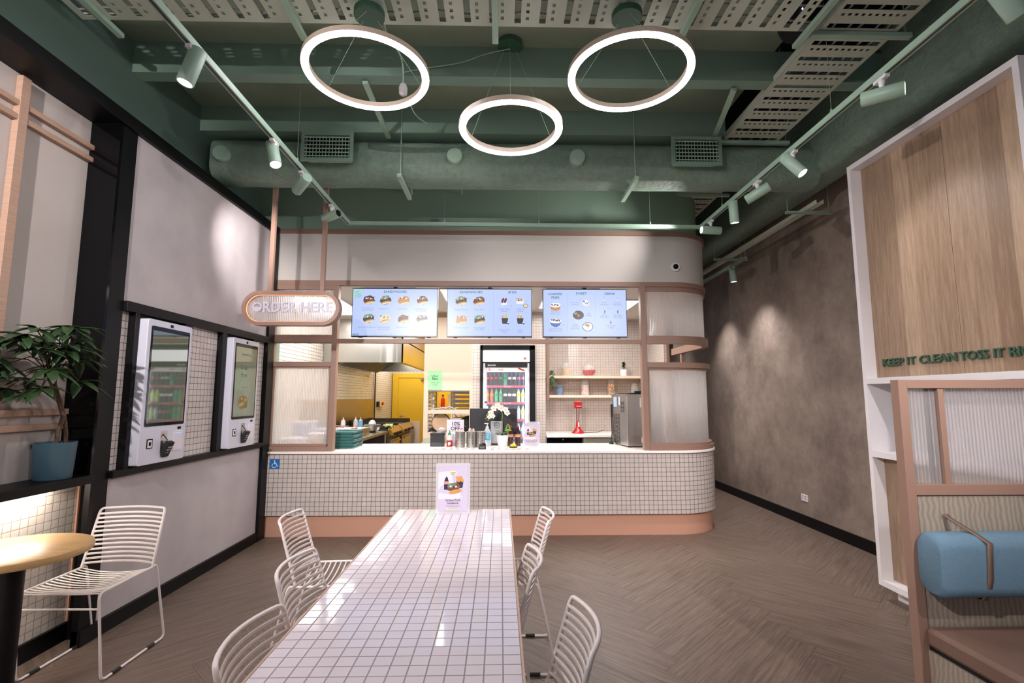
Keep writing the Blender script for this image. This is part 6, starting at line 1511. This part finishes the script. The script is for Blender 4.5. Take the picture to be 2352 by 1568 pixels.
mb = MB(); mb.box(-.16, .06, 5.98, 6.16, CT, CT + .012); mb.build('stand_foot', 'rubber', t, bevel=.003)
mb = MB(); cz = 1.112; cx_ = -.045
mb.text('DELL', (cx_, 5.993, cz - .008), XU, ZU, .024, 0, .02)
mb.tube([(cx_ + .034 * math.cos(2 * PI * i / 28), 5.994, cz + .03 * math.sin(2 * PI * i / 28)) for i in range(28)], .0022, 5, closed=True); mb.build('badge', 'rubber', t)
t = thing('hand_sanitiser', 'clear pump bottle of hand sanitiser with blue label', 'bottle', (-.155, 5.90, CT))
c0 = (-.155, 5.88, CT)
mb = MB(); mb.lathe(c0, [(.042, 0), (.046, .01), (.046, .15), (.03, .19), (.016, .21)], 26); mb.build('bottle', glass('sanitiser_clear', (.86, .93, .97, 1), .05, .6), t, smooth=45)
mb = MB(); mb.box(c0[0] - .034, c0[0] + .036, c0[1] - .0475, c0[1] - .046, CT + .075, CT + .155, 0)
for i, s in enumerate(('HAND', 'SANI', 'TISER')): mb.text(s, (c0[0], c0[1] - .0482, CT + .135 - .02 * i), XU, ZU, .016, 1, .02)
mb.build('label', [plain('label_sky', rgb(70, 170, 206), .4), 'white'], t)
mb = MB(); mb.lathe(c0, [(.018, .21), (.018, .225), (.006, .228), (.006, .255)], 16); mb.obox((c0[0] - .01, c0[1], CT + .262), (.024, 0, 0), (0, .008, 0), (0, 0, .006)); mb.build('pump', 'white', t, smooth=40)
t = thing('card_reader', 'small black card reader lying in front of the cutlery', 'card reader', (-.20, 5.60, CT))
mb = MB(); mb.obox((-.20, 5.60, CT + .022), (.04, 0, 0), (0, .06, .012), (0, -.004, .018)); mb.build('body', 'rubber', t, bevel=.008)
mb = MB(); mb.box(-.232, -.168, 5.538, 5.541, CT + .012, CT + .022); mb.text('TOUCH', (-.20, 5.537, CT + .012), XU, ZU, .013, 1); mb.build('label', ['steel_dark', 'white'], t)
mb = MB(); mb.obox((-.20, 5.62, CT + .048), (.032, 0, 0), (0, .03, .006), (0, 0, .004)); mb.build('screen', 'gloss_black', t)
# orchid
t = thing('orchid', 'white orchid in a tapered white pot on the counter', 'potted plant', (.02, 5.80, CT))
c0 = Vector((.022, 5.80, CT))
mb = MB(); mb.lathe(tuple(c0), [(.048, 0), (.05, .004), (.070, .13), (.067, .135), (.060, .12)], 30); mb.build('pot', 'white', t, smooth=45)
mb = MB()
for i, (a_, L_) in enumerate(((2.6, .16), (.4, .14), (-.5, .12), (3.5, .15), (1.4, .12), (-1.6, .10))): leaf_blade(mb, c0 + Vector((0, 0, .125)), (math.cos(a_), math.sin(a_) * .6, 1.0 if i < 3 else .5), ZU, L_, .024, 0, .35)
for i in range(16): a_ = i * 1.1; mb.tube([c0 + Vector((.04 * math.cos(a_), .03 * math.sin(a_), .12)), c0 + Vector((.07 * math.cos(a_), .05 * math.sin(a_), .165)), c0 + Vector((.085 * math.cos(a_ + .3), .06 * math.sin(a_), .14))], .0016, 4)
mb.build('leaves', plain('orchid_leaf', rgb(70, 96, 60), .35, var=.2), t, smooth=60)
st = [c0 + Vector(p) for p in ((.0, 0, .12), (-.01, 0, .25), (.0, 0, .36), (-.015, -.01, .44), (-.07, -.02, .50), (-.13, -.03, .46), (-.17, -.03, .38), (-.185, -.03, .33))]
mb = MB(); mb.tube(st, .0035, 6); 
for i in range(4): p = c0 + Vector((-.18 - .005 * i + .03 * (i % 2), -.03, .36 - .018 * i)); mb.sphere(tuple(p), .009, .007, .008, 8)
mb.build('stem', plain('orchid_stem', rgb(120, 150, 60), .5), t, smooth=60)
mb = MB()
for i, (dx, dz, s) in enumerate(((-.055, .50, .055), (-.015, .475, .05), (.035, .455, .05), (-.10, .47, .05), (-.135, .42, .045), (-.11, .385, .038), (.055, .42, .045), (-.15, .375, .036))):
    p = c0 + Vector((dx, -.03 - .006 * (i % 3), dz - .03))
    for k in range(5): a_ = 2 * PI * k / 5 + i; leaf_blade(mb, p, (math.cos(a_), -.25, math.sin(a_)), (0, -1, 0), s * .85, s * .40, 0, .05, 4)
    mb.sphere((p.x, p.y - .008, p.z - .003), .006, .006, .008, 8, 1)
mb.build('flowers', [plain('petal_white', rgb(246, 240, 232), .5), plain('petal_throat', rgb(220, 190, 80), .5)], t, smooth=60)
mb = MB(); x0, z0 = .085, CT + .155
for q, w_, h_ in ((.05, .042, .045), (.075, .034, .04), (.10, .024, .035)): mb.prism([(-w_, q), (w_, q), (0, q + h_)], (x0, 5.75, z0 - .02), XU, ZU, (0, .004, 0))
mb.box(x0 - .003, x0 + .003, 5.75, 5.754, CT + .13, z0 + .04)
tag(mb.build('tree_pick', plain('glitter_green', rgb(120, 166, 60), .5)), 'flat green tree shaped pick stuck in the orchid pot', 'decoration')
def cola_big(x, y, label):
    return lathe_thing('cola_bottle', label, 'bottle', (x, y, CT), [('bottle_body', [(.030, 0), (.034, .008), (.029, .06), (.034, .10), (.034, .135), (.026, .165), (.013, .205), (.012, .215)], cola, 22), ('label', [(.0345, .102), (.0348, .106), (.0348, .132), (.0345, .136)], plain('label_tan', rgb(196, 140, 96), .4), 22), ('cap', [(.0145, .213), (.0145, .232), (.01, .234)], RED, 16)], 'cola bottles on the counter')
for x, lab in ((.115, 'cola bottle with tan label, left one beside the orchid'), (.205, 'cola bottle with tan label, right one beside the poster stand')):
    b_ = cola_big(x, 5.93, lab); mb = MB(); mb.text('Coca-Cola', (x, 5.93 - .0352, CT + .112), XU, ZU, .014, 0); mb.build('lettering', 'white', b_)
t = thing('service_bell', 'yellow topped service bell in front of the cola bottles', 'bell', (.145, 5.74, CT))
mb = MB(); mb.lathe((.145, 5.74, CT), [(.046, 0), (.046, .012), (.03, .016)], 26); mb.build('base', 'rubber', t, smooth=40)
mb = MB(); mb.lathe((.145, 5.74, CT + .012), [(.040, 0), (.036, .014), (.022, .028), (.006, .033)], 26); mb.lathe((.145, 5.74, CT + .044), [(.005, 0), (.008, .008), (.003, .012)], 12); mb.build('dome', plain('bell_yellow', rgb(240, 196, 30), .3), t, smooth=45)
menu_stand(.355, 5.80, CT, .195, .288, 'clear stand with Hot & Sweet Fried Chicken Sandwich poster on the counter', ('Hot & Sweet Fried', 'Chicken Sandwich'), 8)
for x0, x1, lab in ((-.74, -.27, 'printed menu sheet lying on the counter in front of the chilli sauce bottle'), (-.13, .33, 'printed menu sheet lying on the counter in front of the orchid and service bell')):
    t = thing('menu_sheet', lab, 'menu sheet', ((x0 + x1) / 2, 5.55, CT), group='printed menu sheets on the counter')
    mb = MB(); mb.box(x0, x1, 5.43, 5.66, CT, CT + .0015, 0); rn = random.Random(4)
    n = 6
    for i in range(n):
        xc = x0 + (x1 - x0) * (i + .5) / n
        for j in range(2): mb.poly([(xc + p[0], 5.49 + .1 * j + p[1], CT + .0022 + .0001 * j) for p in blob(0, 0, .022, .016, 8, .2, 0, rn)], 1 + (i + j) % 3); mb.poly([(xc - .025, 5.465 + .1 * j, CT + .0022), (xc + .025, 5.465 + .1 * j, CT + .0022), (xc + .025, 5.469 + .1 * j, CT + .0022), (xc - .025, 5.469 + .1 * j, CT + .0022)], 1)
    mb.build('printed_menu', [plain('menu_sheet_grey', rgb(226, 220, 222), .25), P_INK, P_BUN, P_MEAT], t)
# two bare area lights inside the hood, with no fitting modelled
for y in (8.8, 10.2):
    ld = bpy.data.lights.new('hood_lamp', 'AREA'); lo = bpy.data.objects.new('hood_lamp', ld); COL.objects.link(lo); lo.location = (-2.1, y, 2.33); ld.size = .3; ld.energy = 10; ld.color = (1, .9, .74)
if any(o.type == 'EMPTY' and '_used' in o for o in bpy.data.objects):
    for o in list(bpy.data.objects):
        if '_used' in o:
            if o['_used'] == 0:
                for c_ in list(o.children): bpy.data.objects.remove(c_)
                bpy.data.objects.remove(o)
            else: del o['_used']
for o in bpy.data.objects:
    if '_used' in o: del o['_used']
